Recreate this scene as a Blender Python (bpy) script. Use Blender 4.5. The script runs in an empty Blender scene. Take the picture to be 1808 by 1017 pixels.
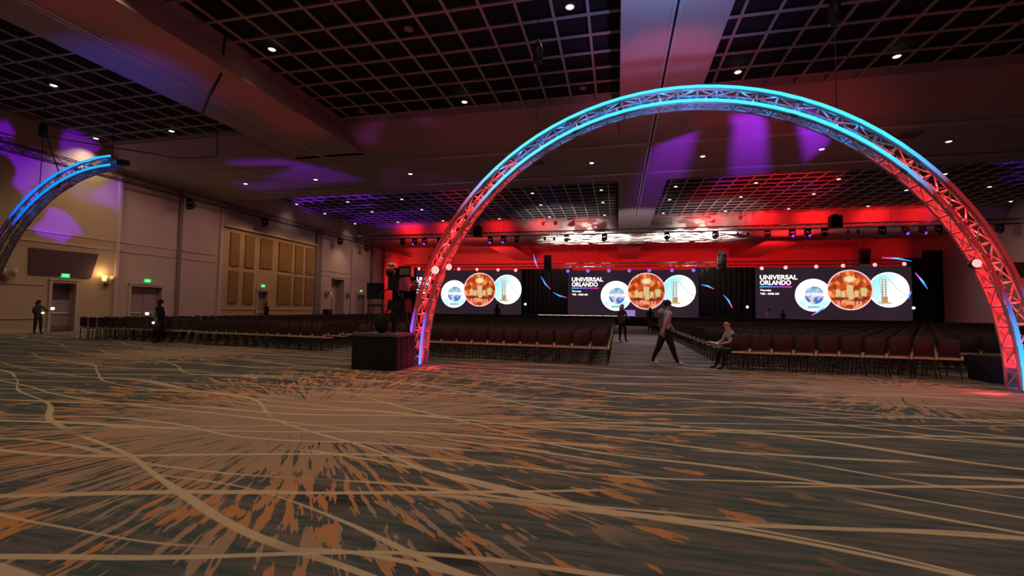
import bpy, math, random
import numpy as np
from mathutils import Vector, Matrix
random.seed(7)
D = bpy.data; S = bpy.context.scene; COL = S.collection
PI = math.pi
# ------------------------------------------------------------------ camera
RW = Matrix(((0.9737425, -0.0021483, 0.2276421), (0.2272602, -0.0494841, -0.9725760), (0.0133541, 0.9987726, -0.0476965)))
F, CX, CY = 796.0, 904.0, 508.5
CAM = Vector((0, 0, 1.6))
cd = D.cameras.new('camera'); cam = D.objects.new('camera', cd); COL.objects.link(cam)
cd.sensor_width = 36; cd.lens = 36 * F / 1808; cd.clip_end = 300; cd.clip_start = .05
cam.matrix_world = Matrix.Translation(CAM) @ RW.to_4x4()
S.camera = cam
def proj(p):
    c = RW.transposed() @ (Vector(p) - CAM)
    if c.z > -.1: return (-9999, -9999)
    return (CX + F * c.x / -c.z, CY - F * c.y / -c.z)
# ------------------------------------------------------------------ materials
def nmat(name):
    m = D.materials.new(name); m.use_nodes = True
    return m, m.node_tree, m.node_tree.nodes['Principled BSDF']
def nd(nt, typ, props=None, **ins):
    n = nt.nodes.new(typ)
    for k, v in (props or {}).items(): setattr(n, k, v)
    for k, v in ins.items():
        k = k.replace('_', ' ')
        s = n.inputs[int(k[1:])] if (k[0] == 'i' and k[1:].isdigit()) else n.inputs[k]
        if isinstance(v, bpy.types.NodeSocket): nt.links.new(v, s)
        else: s.default_value = v
    return n
def mth(nt, op, a, b=None, c=None, clamp=False):
    n = nt.nodes.new('ShaderNodeMath'); n.operation = op; n.use_clamp = clamp
    for i, v in enumerate((a, b, c)):
        if v is None: continue
        if isinstance(v, bpy.types.NodeSocket): nt.links.new(v, n.inputs[i])
        else: n.inputs[i].default_value = v
    return n.outputs[0]
def mixc(nt, f, a, b):
    n = nt.nodes.new('ShaderNodeMix'); n.data_type = 'RGBA'
    for s, v in ((n.inputs[0], f), (n.inputs[6], a), (n.inputs[7], b)):
        if isinstance(v, bpy.types.NodeSocket): nt.links.new(v, s)
        else: s.default_value = v if not isinstance(v, tuple) or len(v) == 4 else (*v, 1)
    return n.outputs[2]
def sstep(nt, x, lo, hi):
    n = nt.nodes.new('ShaderNodeMapRange'); n.interpolation_type = 'SMOOTHSTEP'
    nt.links.new(x, n.inputs[0])
    for i, v in ((1, lo), (2, hi)):
        if isinstance(v, bpy.types.NodeSocket): nt.links.new(v, n.inputs[i])
        else: n.inputs[i].default_value = v
    n.inputs[3].default_value = 0; n.inputs[4].default_value = 1
    return n.outputs[0]
def noise(nt, vec, scale=1, detail=2, rough=.5, dim='3D'):
    n = nd(nt, 'ShaderNodeTexNoise', dict(noise_dimensions=dim), Vector=vec, Scale=scale, Detail=detail, Roughness=rough)
    return n.outputs['Fac']
def comb(nt, x, y, z=0.):
    n = nt.nodes.new('ShaderNodeCombineXYZ')
    for i, v in enumerate((x, y, z)):
        if isinstance(v, bpy.types.NodeSocket): nt.links.new(v, n.inputs[i])
        else: n.inputs[i].default_value = v
    return n.outputs[0]
def plain(name, col, rough=.6, metal=0., var=.08, scale=6., spec=.3, bump=0.):
    """a base colour with a little procedural unevenness"""
    m, nt, b = nmat(name)
    tc = nt.nodes.new('ShaderNodeTexCoord').outputs['Object']
    f = noise(nt, tc, scale, 3)
    lo = tuple(c * (1 - var) for c in col); hi = tuple(min(1, c * (1 + var)) for c in col)
    nt.links.new(mixc(nt, f, lo, hi), b.inputs['Base Color'])
    b.inputs['Roughness'].default_value = rough; b.inputs['Metallic'].default_value = metal
    b.inputs['Specular IOR Level'].default_value = spec
    if bump:
        bn = nd(nt, 'ShaderNodeBump', Height=noise(nt, tc, scale * 8, 2), Strength=bump, Distance=.02)
        nt.links.new(bn.outputs[0], b.inputs['Normal'])
    return m
def emis(name, col, strength):
    m, nt, b = nmat(name)
    b.inputs['Base Color'].default_value = (0, 0, 0, 1); b.inputs['Specular IOR Level'].default_value = 0
    b.inputs['Emission Color'].default_value = (*col, 1); b.inputs['Emission Strength'].default_value = strength
    return m
def emis_nodes(name, fn, strength=1.):
    m, nt, b = nmat(name)
    b.inputs['Base Color'].default_value = (0, 0, 0, 1); b.inputs['Specular IOR Level'].default_value = 0
    sx = nd(nt, 'ShaderNodeSeparateXYZ', Vector=nt.nodes.new('ShaderNodeTexCoord').outputs['Object'])
    nt.links.new(fn(nt, sx.outputs[0], sx.outputs[1], sx.outputs[2]), b.inputs['Emission Color'])
    b.inputs['Emission Strength'].default_value = strength
    return m
def ramp(nt, fac, stops, interp='LINEAR'):
    n = nt.nodes.new('ShaderNodeValToRGB'); n.color_ramp.interpolation = interp
    e = n.color_ramp.elements
    while len(e) < len(stops): e.new(.5)
    for i, (p, c) in enumerate(stops): e[i].position = p; e[i].color = (*c, 1)
    nt.links.new(fac, n.inputs[0]); return n.outputs[0]

M = {}
M['wall'] = plain('wall_paint', (.50, .37, .31), .8, var=.05, scale=.6)
M['wall_warm'] = plain('acoustic_fabric_wall', (.50, .32, .19), .85, var=.06, scale=.8)
M['wall_yellow_lit'] = plain('arched_bay_lit_tint', (.50, .37, .24), .8, var=.05, scale=.6)  # wall paint tinted yellower; the bay's warm light is put into the colour
M['panel'] = plain('acoustic_panel', (.27, .155, .055), .9, var=.1, scale=3)
M['trim'] = plain('trim_paint', (.56, .43, .38), .7, var=.04)
M['pilaster'] = plain('dark_pilaster_paint', (.22, .15, .14), .7)
M['recess_shade_mat'] = plain('recess_shade_purple', (.09, .045, .06), .7)
M['door'] = plain('door_paint', (.34, .25, .23), .6)
M['door_dark'] = plain('door_dark_glass', (.09, .05, .07), .3)
M['beam'] = plain('ceiling_plaster', (.46, .37, .35), .85, var=.04, scale=.4)
M['grid'] = plain('ceiling_lattice', (.42, .36, .37), .6, var=.05)
M['void'] = plain('ceiling_void', (.02, .02, .022), .95)
M['track'] = plain('airwall_track', (.62, .55, .55), .45, metal=.3)
M['slot'] = plain('track_slot', (.01, .01, .01), .9)
M['black'] = plain('black_metal', (.014, .013, .014), .5)
M['black_cloth'] = plain('black_cloth', (.012, .011, .012), .95, var=.3, scale=10)
M['stage'] = plain('stage_deck_paint', (.02, .02, .022), .4)
M['alu'] = plain('truss_aluminium', (.36, .30, .30), .55, metal=.0, spec=.3, var=.05)
M['dark_alu'] = plain('black_truss_tube', (.03, .03, .032), .4, metal=.3)
M['chair_cloth'] = plain('chair_upholstery', (.070, .042, .037), .9, var=.25, scale=30, bump=.3)
M['chair_frame'] = plain('chair_frame_metal', (.05, .04, .03), .4, metal=.4)
M['chair_gold'] = plain('chair_gold_rail', (.74, .62, .34), .5, metal=.1)
M['case'] = plain('black_case', (.012, .012, .014), .6)
M['riser_top'] = plain('riser_carpet_top', (.10, .085, .08), .8)
M['screen_off'] = plain('grey_hood', (.16, .14, .15), .5)
M['glass_lens'] = plain('camera_lens_glass', (.02, .02, .03), .08, spec=.8)
M['silver'] = plain('silver_metal', (.7, .68, .68), .2, metal=.8)
M['brass'] = plain('aged_brass', (.30, .19, .09), .35, metal=.7)
M['push'] = plain('push_bar_steel', (.85, .8, .78), .25, metal=.3)
M['lamp'] = emis('warm_lamp_lens', (1, .86, .58), 4.)
M['lamp_off'] = plain('unlit_lamp_lens', (.30, .28, .28), .3)
M['ring'] = plain('downlight_ring', (.3, .27, .25), .5)
M['sconce_glow'] = emis('sconce_shade_glow', (1, .62, .22), 2.2)
M['exit'] = emis('exit_sign_green', (.02, .85, .2), 1.1)
M['exit_white'] = emis('exit_sign_letters', (.7, 1, .75), .9)
M['red_lens'] = emis('red_lamp_lens', (1, .24, .22), 2.4)
M['blue_lens'] = emis('blue_lamp_lens', (.13, .09, 1), 2.)
M['violet_lens'] = emis('violet_lamp_lens', (.28, .06, 1), 1.4)
M['white_lens'] = emis('white_lamp_lens', (.75, .85, 1), 6)
M['torch'] = emis('handheld_light', (1, .86, .6), 7)
M['tablet'] = emis('tablet_screen', (1, .78, .86), 3.)
M['text_white'] = emis('screen_text_white', (1, .97, 1), 1.5)
M['edge_white'] = emis('stage_edge_strip', (1, .8, .72), 1.0)
M['confidence'] = emis('lectern_screen_violet', (.36, .22, .62), .9)

def carpet():
    m, nt, b = nmat('hotel_carpet')
    sx = nd(nt, 'ShaderNodeSeparateXYZ', Vector=nt.nodes.new('ShaderNodeTexCoord').outputs['Object'])
    x, y = sx.outputs[0], sx.outputs[1]
    P = comb(nt, x, y, 0.)
    # woven streaky ground
    f1 = noise(nt, comb(nt, mth(nt, 'MULTIPLY', x, 1.1), mth(nt, 'MULTIPLY', y, 11.), 0.), 1, 4, .62)
    f2 = noise(nt, comb(nt, mth(nt, 'MULTIPLY', x, .35), mth(nt, 'MULTIPLY', y, 1.6), 3.), 1, 2)
    f3 = noise(nt, comb(nt, mth(nt, 'MULTIPLY', x, 2.2), mth(nt, 'MULTIPLY', y, 26.), 7.), 1, 2)
    g = mixc(nt, sstep(nt, f1, .36, .66), (.050, .072, .066), (.135, .112, .092))
    g = mixc(nt, sstep(nt, f2, .58, .74), g, (.028, .026, .030))
    g = mixc(nt, mth(nt, 'MULTIPLY', sstep(nt, f3, .56, .72), .5), g, (.17, .12, .085))
    # radial bursts
    tan = orange = None
    wob = mth(nt, 'MULTIPLY', mth(nt, 'SUBTRACT', noise(nt, P, .9, 2), .5), .3); patch = sstep(nt, noise(nt, comb(nt, x, y, 4.), .55, 1), .42, .56)
    for i, (cx, cy, K, dens) in enumerate(((-4.36, 5.84, 38., 1.), (5.6, 11.0, 24., .55), (-14.5, 12.2, 24., .6))):
        dx = mth(nt, 'SUBTRACT', x, cx); dy = mth(nt, 'SUBTRACT', y, cy)
        dx = mth(nt, 'ADD', dx, wob)
        r = mth(nt, 'SQRT', mth(nt, 'ADD', mth(nt, 'MULTIPLY', dx, dx), mth(nt, 'MULTIPLY', dy, dy)))
        ri = mth(nt, 'DIVIDE', 1., mth(nt, 'MAXIMUM', r, .02))
        ca = mth(nt, 'MULTIPLY', dx, ri); sa = mth(nt, 'MULTIPLY', dy, ri)
        n1 = noise(nt, comb(nt, mth(nt, 'MULTIPLY', ca, K), mth(nt, 'MULTIPLY', sa, K), mth(nt, 'MULTIPLY', r, 1.5)), 1, 3, .6)
        thr = mth(nt, 'ADD', mth(nt, 'MULTIPLY', mth(nt, 'MINIMUM', r, 3.6), .078 / dens ** .5), .275)
        m1 = sstep(nt, mth(nt, 'SUBTRACT', n1, thr), -.006, .02)
        m1 = mth(nt, 'MULTIPLY', m1, sstep(nt, r, 5.6 * dens ** .5, 4.2 * dens ** .5))
        n2 = noise(nt, comb(nt, mth(nt, 'MULTIPLY', ca, K * .62), mth(nt, 'MULTIPLY', sa, K * .62), mth(nt, 'ADD', mth(nt, 'MULTIPLY', r, 1.7), 11.)), 1, 3, .55)
        m2 = mth(nt, 'MULTIPLY', sstep(nt, n2, .60, .625), mth(nt, 'MULTIPLY', sstep(nt, r, 2.0, 2.8), sstep(nt, r, 6.8 * dens, 5.2 * dens)))
        mo = mth(nt, 'MULTIPLY', m1, mth(nt, 'MULTIPLY', sstep(nt, r, 1.6, 3.6), patch))
        m2 = mth(nt, 'MAXIMUM', m2, mo)
        tan = m1 if tan is None else mth(nt, 'MAXIMUM', tan, m1)
        orange = m2 if orange is None else mth(nt, 'MAXIMUM', orange, m2)
    # long curving lines
    lines = None
    for i, (th, per, amp, sc, w, sd) in enumerate(((7, .95, .9, .13, .027, 0.), (-10, 1.15, 1.1, .15, .025, 5.), (-20, 1.7, 1.3, .14, .025, 9.), (2, 1.3, 1.0, .2, .022, 17.), (17, 2.3, .5, .09, .022, 21.))):
        c, s = math.cos(math.radians(th)), math.sin(math.radians(th))
        u = mth(nt, 'ADD', mth(nt, 'MULTIPLY', x, c), mth(nt, 'MULTIPLY', y, s))
        v = mth(nt, 'SUBTRACT', mth(nt, 'MULTIPLY', y, c), mth(nt, 'MULTIPLY', x, s))
        wv = comb(nt, mth(nt, 'MULTIPLY', u, .8), mth(nt, 'MULTIPLY', v, .8), sd)
        wp = mth(nt, 'MULTIPLY', mth(nt, 'SUBTRACT', noise(nt, wv, sc * 1.6, 1, .4), .5), amp * 2)
        fr = mth(nt, 'FRACT', mth(nt, 'DIVIDE', mth(nt, 'ADD', mth(nt, 'ADD', v, wp), 50.), per))
        dd = mth(nt, 'MULTIPLY', mth(nt, 'ABSOLUTE', mth(nt, 'SUBTRACT', fr, .5)), per)
        wid = mth(nt, 'MULTIPLY', noise(nt, comb(nt, mth(nt, 'MULTIPLY', u, .45), mth(nt, 'MULTIPLY', v, .6), sd + 2.), 1, 1), w * 2.3)
        k = sstep(nt, mth(nt, 'SUBTRACT', wid, dd), -.006, .008)
        k = mth(nt, 'MULTIPLY', k, sstep(nt, noise(nt, comb(nt, mth(nt, 'MULTIPLY', u, .3), mth(nt, 'MULTIPLY', v, .5), sd + 31.), 1, 1), .36, .44))
        lines = k if lines is None else mth(nt, 'MAXIMUM', lines, k)
    c = mixc(nt, mth(nt, 'MULTIPLY', tan, .88), g, (.33, .225, .145))
    c = mixc(nt, mth(nt, 'MULTIPLY', orange, .9), c, (.46, .195, .07))
    c = mixc(nt, mth(nt, 'MULTIPLY', lines, .9), c, (.50, .38, .22))
    nt.links.new(c, b.inputs['Base Color'])
    b.inputs['Roughness'].default_value = 1; b.inputs['Specular IOR Level'].default_value = .05
    bn = nd(nt, 'ShaderNodeBump', Height=noise(nt, P, 60, 2), Strength=.25, Distance=.01)
    nt.links.new(bn.outputs[0], b.inputs['Normal'])
    return m
M['carpet'] = carpet()

# ------------------------------------------------------------------ mesh helpers
class MB:
    def __init__(s): s.v = []; s.f = []; s.mi = []; s.cur = 0
    def add(s, vs, fs):
        o = len(s.v); s.v += [tuple(p) for p in vs]
        for f in fs: s.f.append(tuple(i + o for i in f)); s.mi.append(s.cur)
        return s
    def box(s, x0, x1, y0, y1, z0, z1):
        return s.add([(x0, y0, z0), (x1, y0, z0), (x1, y1, z0), (x0, y1, z0), (x0, y0, z1), (x1, y0, z1), (x1, y1, z1), (x0, y1, z1)],
                     [(0, 3, 2, 1), (4, 5, 6, 7), (0, 1, 5, 4), (1, 2, 6, 5), (2, 3, 7, 6), (3, 0, 4, 7)])
    def obox(s, c, size, mat=None):
        h = [x / 2 for x in size]; m = mat or Matrix.Identity(3)
        vs = [Vector(c) + m @ Vector((a * h[0], b * h[1], d * h[2])) for a, b, d in
              ((-1, -1, -1), (1, -1, -1), (1, 1, -1), (-1, 1, -1), (-1, -1, 1), (1, -1, 1), (1, 1, 1), (-1, 1, 1))]
        return s.add(vs, [(0, 3, 2, 1), (4, 5, 6, 7), (0, 1, 5, 4), (1, 2, 6, 5), (2, 3, 7, 6), (3, 0, 4, 7)])
    def bar(s, p, q, r, n=6, r2=None):
        p, q = Vector(p), Vector(q); d = (q - p)
        if d.length < 1e-6: return s
        d.normalize(); a = d.orthogonal().normalized(); b = d.cross(a); r2 = r if r2 is None else r2
        vs = []
        for base, rr in ((p, r), (q, r2)):
            for i in range(n):
                t = 2 * PI * i / n; vs.append(base + a * math.cos(t) * rr + b * math.sin(t) * rr)
        fs = [(i, (i + 1) % n, n + (i + 1) % n, n + i) for i in range(n)] + [tuple(range(n))[::-1], tuple(range(n, 2 * n))]
        return s.add(vs, fs)
    def tube(s, pts, r, n=8):
        pts = [Vector(p) for p in pts]; vs = []; fs = []; L = len(pts)
        up = None
        for i, p in enumerate(pts):
            d = (pts[min(i + 1, L - 1)] - pts[max(i - 1, 0)]).normalized()
            if up is None: up = d.orthogonal().normalized()
            a = (up - d * up.dot(d)).normalized(); b = d.cross(a); up = a
            rr = r[i] if isinstance(r, (list, tuple)) else r
            for k in range(n):
                t = 2 * PI * k / n; vs.append(p + a * math.cos(t) * rr + b * math.sin(t) * rr)
        for i in range(L - 1):
            for k in range(n): fs.append((i * n + k, i * n + (k + 1) % n, (i + 1) * n + (k + 1) % n, (i + 1) * n + k))
        fs += [tuple(range(n))[::-1], tuple(range((L - 1) * n, L * n))]
        return s.add(vs, fs)
    def ball(s, c, r, nu=12, nv=8):
        rx, ry, rz = (r, r, r) if isinstance(r, (int, float)) else r
        vs = [(c[0], c[1], c[2] - rz)]; fs = []
        for j in range(1, nv):
            ph = -PI / 2 + PI * j / nv
            for i in range(nu):
                t = 2 * PI * i / nu; vs.append((c[0] + rx * math.cos(ph) * math.cos(t), c[1] + ry * math.cos(ph) * math.sin(t), c[2] + rz * math.sin(ph)))
        vs.append((c[0], c[1], c[2] + rz)); T = len(vs) - 1
        for i in range(nu):
            fs.append((0, 1 + (i + 1) % nu, 1 + i)); fs.append((T, T - nu + i, T - nu + (i + 1) % nu))
            for j in range(nv - 2):
                a = 1 + j * nu; fs.append((a + i, a + (i + 1) % nu, a + nu + (i + 1) % nu, a + nu + i))
        return s.add(vs, fs)
    def lathe(s, prof, c=(0, 0, 0), n=16, axis='z'):
        vs = []; fs = []
        for r, h in prof:
            for i in range(n):
                t = 2 * PI * i / n; a, b = r * math.cos(t), r * math.sin(t)
                vs.append((c[0] + a, c[1] + b, c[2] + h) if axis == 'z' else (c[0] + a, c[1] + h, c[2] + b))
        for j in range(len(prof) - 1):
            for i in range(n): fs.append((j * n + i, j * n + (i + 1) % n, (j + 1) * n + (i + 1) % n, (j + 1) * n + i))
        fs += [tuple(range(n))[::-1], tuple(range((len(prof) - 1) * n, len(prof) * n))]
        return s.add(vs, fs)
    def prism(s, poly, axis, a, b):
        """poly of 2-D points swept along axis from a to b"""
        def P(u, v, w): return {'x': (w, u, v), 'y': (u, w, v), 'z': (u, v, w)}[axis]
        n = len(poly); vs = [P(u, v, a) for u, v in poly] + [P(u, v, b) for u, v in poly]
        return s.add(vs, [(i, (i + 1) % n, n + (i + 1) % n, n + i) for i in range(n)] + [tuple(range(n))[::-1], tuple(range(n, 2 * n))])
    def mesh(s, name, mats, smooth=False):
        me = D.meshes.new(name); me.from_pydata(s.v, [], s.f); me.validate()
        for m in (mats if isinstance(mats, (list, tuple)) else [mats]): me.materials.append(m)
        if len(me.polygons) == len(s.mi): me.polygons.foreach_set('material_index', s.mi)
        if smooth: me.polygons.foreach_set('use_smooth', [True] * len(me.polygons))
        me.update(); return me
    def build(s, name, mat, parent=None, smooth=False, loc=None):
        o = D.objects.new(name, s.mesh(name, mat, smooth)); COL.objects.link(o)
        if parent: o.parent = parent
        if loc: o.location = loc
        return o
def tag(o, label=None, cat=None, group=None, kind=None):
    if label: o['label'] = label
    if cat: o['category'] = cat
    if group: o['group'] = group
    if kind: o['kind'] = kind
    return o
def empty(name, loc, rz=0, label=None, cat=None, group=None):
    o = D.objects.new(name, None); COL.objects.link(o); o.location = loc; o.rotation_euler = (0, 0, rz); o.empty_display_size = .1
    return tag(o, label, cat, group)
def struct(name, mb, mat, parent=None):
    o = mb.build(name, mat, parent)
    if not parent: o['kind'] = 'structure'
    return o
def copy_tree(o, parent=None):
    c = o.copy(); COL.objects.link(c); c.parent = parent
    for ch in KIDS.get(o.name, []): copy_tree(ch, c)
    return c
KIDS = {}
def index_kids(o):
    KIDS[o.name] = list(o.children)
    for c in o.children: index_kids(c)
def spot(loc, tgt, W, col, ang, blend=.35, r=.06, gobo=None):
    l = D.lights.new('spot_lamp', 'SPOT'); l.energy = W; l.color = col; l.spot_size = math.radians(ang); l.spot_blend = blend; l.shadow_soft_size = r
    o = D.objects.new('spot_lamp', l); COL.objects.link(o); o.location = loc
    o.rotation_euler = (Vector(tgt) - Vector(loc)).to_track_quat('-Z', 'Y').to_euler()
    if gobo:
        l.use_nodes = True; nt = l.node_tree; e = nt.nodes['Emission']
        tc = nt.nodes.new('ShaderNodeTexCoord').outputs['Normal']
        s = nd(nt, 'ShaderNodeSeparateXYZ', Vector=tc)
        z = mth(nt, 'MAXIMUM', mth(nt, 'ABSOLUTE', s.outputs[2]), .01)
        gobo(nt, e, mth(nt, 'DIVIDE', s.outputs[0], z), mth(nt, 'DIVIDE', s.outputs[1], z))
    return o
def point(loc, W, col, r=.05):
    l = D.lights.new('point_lamp', 'POINT'); l.energy = W; l.color = col; l.shadow_soft_size = r
    o = D.objects.new('point_lamp', l); COL.objects.link(o); o.location = loc; return o
def ordn(n):
    w = ['', 'first', 'second', 'third', 'fourth', 'fifth', 'sixth', 'seventh', 'eighth', 'ninth', 'tenth', 'eleventh', 'twelfth']
    if n < 13: return w[n]
    return f"{n}{'th' if 10 < n % 100 < 14 else {1: 'st', 2: 'nd', 3: 'rd'}.get(n % 10, 'th')}"
def text_obj(txt, name, mat, parent, x, y, z, width=None, height=None, bold=.0, depth=.006, align='LEFT'):
    cu = D.curves.new('t', 'FONT'); cu.body = txt; cu.extrude = depth; cu.offset = bold; cu.align_x = align
    to = D.objects.new('t', cu); COL.objects.link(to)
    dg = bpy.context.evaluated_depsgraph_get(); me = D.meshes.new_from_object(to.evaluated_get(dg))
    D.objects.remove(to); D.curves.remove(cu)
    xs = [v.co.x for v in me.vertices]; ys = [v.co.y for v in me.vertices]
    w, h = max(xs) - min(xs), max(ys) - min(ys)
    sx = width / w if width else 1; sy = height / h if height else sx
    for v in me.vertices: v.co = ((v.co.x - (min(xs) if align == 'LEFT' else (min(xs) + w / 2))) * sx, -v.co.z, (v.co.y - min(ys)) * sy)
    me.materials.clear(); me.materials.append(mat); me.name = name
    o = D.objects.new(name, me); COL.objects.link(o); o.location = (x, y, z)
    if parent: o.parent = parent
    return o

# ------------------------------------------------------------------ room shell
XL, XR, YB, YF, ZG, ZB = -31., 34.2, -6., 77., 11.45, 10.2
struct('floor', MB().add([(XL, YB, 0), (XR, YB, 0), (XR, YF, 0), (XL, YF, 0)], [(0, 1, 2, 3)]), M['carpet'])
struct('wall_right', MB().box(XR, XR + .2, YB, YF, 0, 13.5), M['wall'])
struct('wall_back', MB().box(XL, XR, YF, YF + .2, 0, 13.5), M['wall'])
struct('wall_front', MB().box(XL, XR, YB - .2, YB, 0, 13.5), M['wall'])
ceil = struct('ceiling', MB().box(XL, XR, YB, YF, ZG + .32, ZG + .5), M['void'])
b = MB()   # longitudinal beams
b.prism([(-18.2, ZB), (-13.85, ZB), (-14.45, ZG), (-14.45, ZG + .32), (-18.2, ZG + .32)], 'y', YB, 22.4)
b.prism([(17.1, ZB), (21.8, ZB), (21.8, ZG + .32), (17.1, ZG + .32)], 'y', YB, 22.4)
b.prism([(-17.3, ZB), (-13.9, ZB), (-13.9, ZG + .32), (-17.3, ZG + .32)], 'y', 58.9, YF)
b.prism([(17.3, ZB), (21.4, ZB), (21.4, ZG + .32), (17.3, ZG + .32)], 'y', 58.9, YF)
b.build('ceiling_beam', M['beam'], ceil)
MB().prism([(.08, ZB - .002), (3.15, ZB - .002), (3.15, ZG + .32), (.08, ZG + .32)], 'y', YB, YF).build('ceiling_beam', M['beam'], ceil)
MB().prism([(22.1, ZB), (30.4, ZB), (30.4, ZG + .32), (21.2, ZG + .32), (21.2, ZG)], 'x', XL, XR).build('ceiling_beam', M['beam'], ceil)
MB().prism([(49.7, ZB), (59., ZB), (59., ZG + .32), (48.8, ZG + .32), (48.8, ZG)], 'x', XL, XR).build('ceiling_beam', M['beam'], ceil)
# operable-wall tracks
t = MB(); sl = MB()
def track_y(x, y0, y1, zz=ZB):
    t.box(x - .13, x - .035, y0, y1, zz - .05, zz - .003); t.box(x + .035, x + .13, y0, y1, zz - .05, zz - .003); sl.box(x - .034, x + .034, y0, y1, zz - .012, zz - .003)
def track_x(y, x0, x1, zz=ZB):
    t.box(x0, x1, y - .13, y - .035, zz - .05, zz - .003); t.box(x0, x1, y + .035, y + .13, zz - .05, zz - .003); sl.box(x0, x1, y - .034, y + .034, zz - .012, zz - .003)
track_y(-16.4, YB, 23.5); track_y(1.63, YB, 23.5); track_y(1.63, 23.9, 28.5); track_y(1.63, 28.9, 49.5)
for yy in (23.7, 28.7): track_x(yy, XL, 1.45); track_x(yy, 1.8, XR)
t.build('track_rail', M['track'], ceil); sl.build('track_slot', M['slot'], ceil)
# open lattice in every bay
g = MB()
def lattice(x0, x1, y0, y1, xo, yo, p=1.148, w=.095, h=.05):
    k = math.ceil((x0 - xo) / p)
    while xo + k * p < x1:
        X = xo + k * p; g.box(X - w / 2, X + w / 2, y0, y1, ZG, ZG + h); k += 1
    k = math.ceil((y0 - yo) / p)
    while yo + k * p < y1:
        Y = yo + k * p; g.box(x0, x1, Y - w / 2, Y + w / 2, ZG + .004, ZG + h + .004); k += 1
lattice(-14.45, .08, YB, 21.2, -.96, 14.77); lattice(3.15, 17.1, YB, 21.2, 3.99, 14.77)
lattice(XL, -18.2, YB, 21.2, -25.2, 14.05); lattice(21.8, XR, YB, 21.2, 22.6, 14.77)
lattice(XL, .08, 30.4, 48.8, -.72, 36.35); lattice(3.15, XR, 30.4, 48.8, 3.96, 36.35)
lattice(XL, -17.3, 59, YF, -24, 59.4); lattice(-13.9, .08, 59, YF, -.72, 59.4); lattice(3.15, 17.3, 59, YF, 3.96, 59.4); lattice(21.4, XR, 59, YF, 22.4, 59.4)
g.build('ceiling_lattice', M['grid'], ceil)

# left wall with door openings
holes = [(18.78, 19.93, 0, 2.78), (23.0, 25.05, 0, 2.8), (33.66, 34.85, 0, 2.92), (44.2, 46.63, 0, 4.78), (49.3, 51.0, 0, 3.15)]
def wall_left():
    ys = sorted({YB, YF, 16.3, 22.03, 26.1, 29.8, 41.3, *[h[0] for h in holes], *[h[1] for h in holes]})
    zs = sorted({0, 8.0, ZG + 2.05, *[h[3] for h in holes]})
    w = MB()
    for i in range(len(ys) - 1):
        for j in range(len(zs) - 1):
            y0, y1, z0, z1 = ys[i], ys[i + 1], zs[j], zs[j + 1]
            if any(h[0] <= y0 + 1e-4 and y1 <= h[1] + 1e-4 and z1 <= h[3] + 1e-4 for h in holes): continue
            w.cur = 1 if (29.7 < y0 and y1 < 41.4 and z1 < 8.1) else (2 if (16.2 < y0 and y1 < 22.1) else 0)
            w.add([(XL, y0, z0), (XL, y1, z0), (XL, y1, z1), (XL, y0, z1)], [(0, 1, 2, 3)])
    w.cur = 0
    for (y0, y1, z0, z1) in holes:
        dp = XL - (.9 if y1 - y0 > 2.2 and z1 > 4 else .35)
        w.add([(XL, y0, z0), (dp, y0, z0), (dp, y0, z1), (XL, y0, z1), (XL, y1, z0), (dp, y1, z0), (dp, y1, z1), (XL, y1, z1)],
              [(0, 1, 2, 3), (4, 7, 6, 5), (3, 2, 6, 7), (1, 5, 6, 2)])
    return w
wl = struct('wall_left', wall_left(), [M['wall'], M['wall_warm'], M['wall_yellow_lit']])
def onwall(y0, y1, z0, z1, th, mat, name='moulding', parent=wl):
    return MB().box(XL + .001, XL + th, y0, y1, z0, z1).build(name, mat, parent)
for y0, y1, mt in ((16.1, 16.35, 'trim'), (21.95, 22.12, 'trim'), (26.05, 26.3, 'pilaster'), (29.55, 29.8, 'trim'), (41.3, 42.25, 'pilaster'), (47.9, 48.1, 'trim'), (52.2, 52.7, 'pilaster'), (55.2, 55.6, 'pilaster')):
    onwall(y0, y1, 0, 9.9, .14, M[mt], 'pilaster')
for y0, y1 in ((16.5, 21.9), (22.2, 26), (26.5, 29.4), (42.4, 47.8), (48.2, 52.1)):
    for z in (4.98, 5.55): onwall(y0, y1, z, z + .08, .05, M['trim'])
for y0, y1 in ((7., 15.9), (16.45, 18.4)):
    for z in (.75, 2.6): onwall(y0, y1, z, z + .06, .04, M['trim'])
onwall(29.85, 33.5, 1.28, 1.36, .05, M['trim']); onwall(35.05, 41.25, 1.28, 1.36, .05, M['trim'])
onwall(29.8, 41.3, 8.0, 8.14, .3, M['trim'], 'cornice')
onwall(YB, 16.1, 0, 11.3, .1, M['pilaster'], 'dark_bay')
for a, b_, c, d in ((YB, 18.7, 0, .2), (20.05, 22.85, 0, .2), (25.2, 33.5, 0, .2), (35, 44, 0, .2), (46.8, 49.2, 0, .2), (51.1, 76.9, 0, .2)):
    struct('baseboard_left', MB().box(XL, XL + .03, a, b_, c, d), M['trim'])
PN = [(30.58, 31.5, 4.9, 7.65), (30.58, 31.5, 1.83, 4.5), (32.1, 33.1, 4.9, 7.65), (32.1, 33.1, 1.83, 4.5), (33.8, 35.2, 5.0, 7.65), (36.05, 37.8, 4.95, 7.65), (36.05, 37.8, 1.83, 4.57),
      (38.25, 39.4, 4.9, 7.65), (38.25, 39.4, 1.83, 4.57), (39.85, 41.05, 4.9, 7.65), (39.85, 41.05, 1.83, 4.57)]
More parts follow.
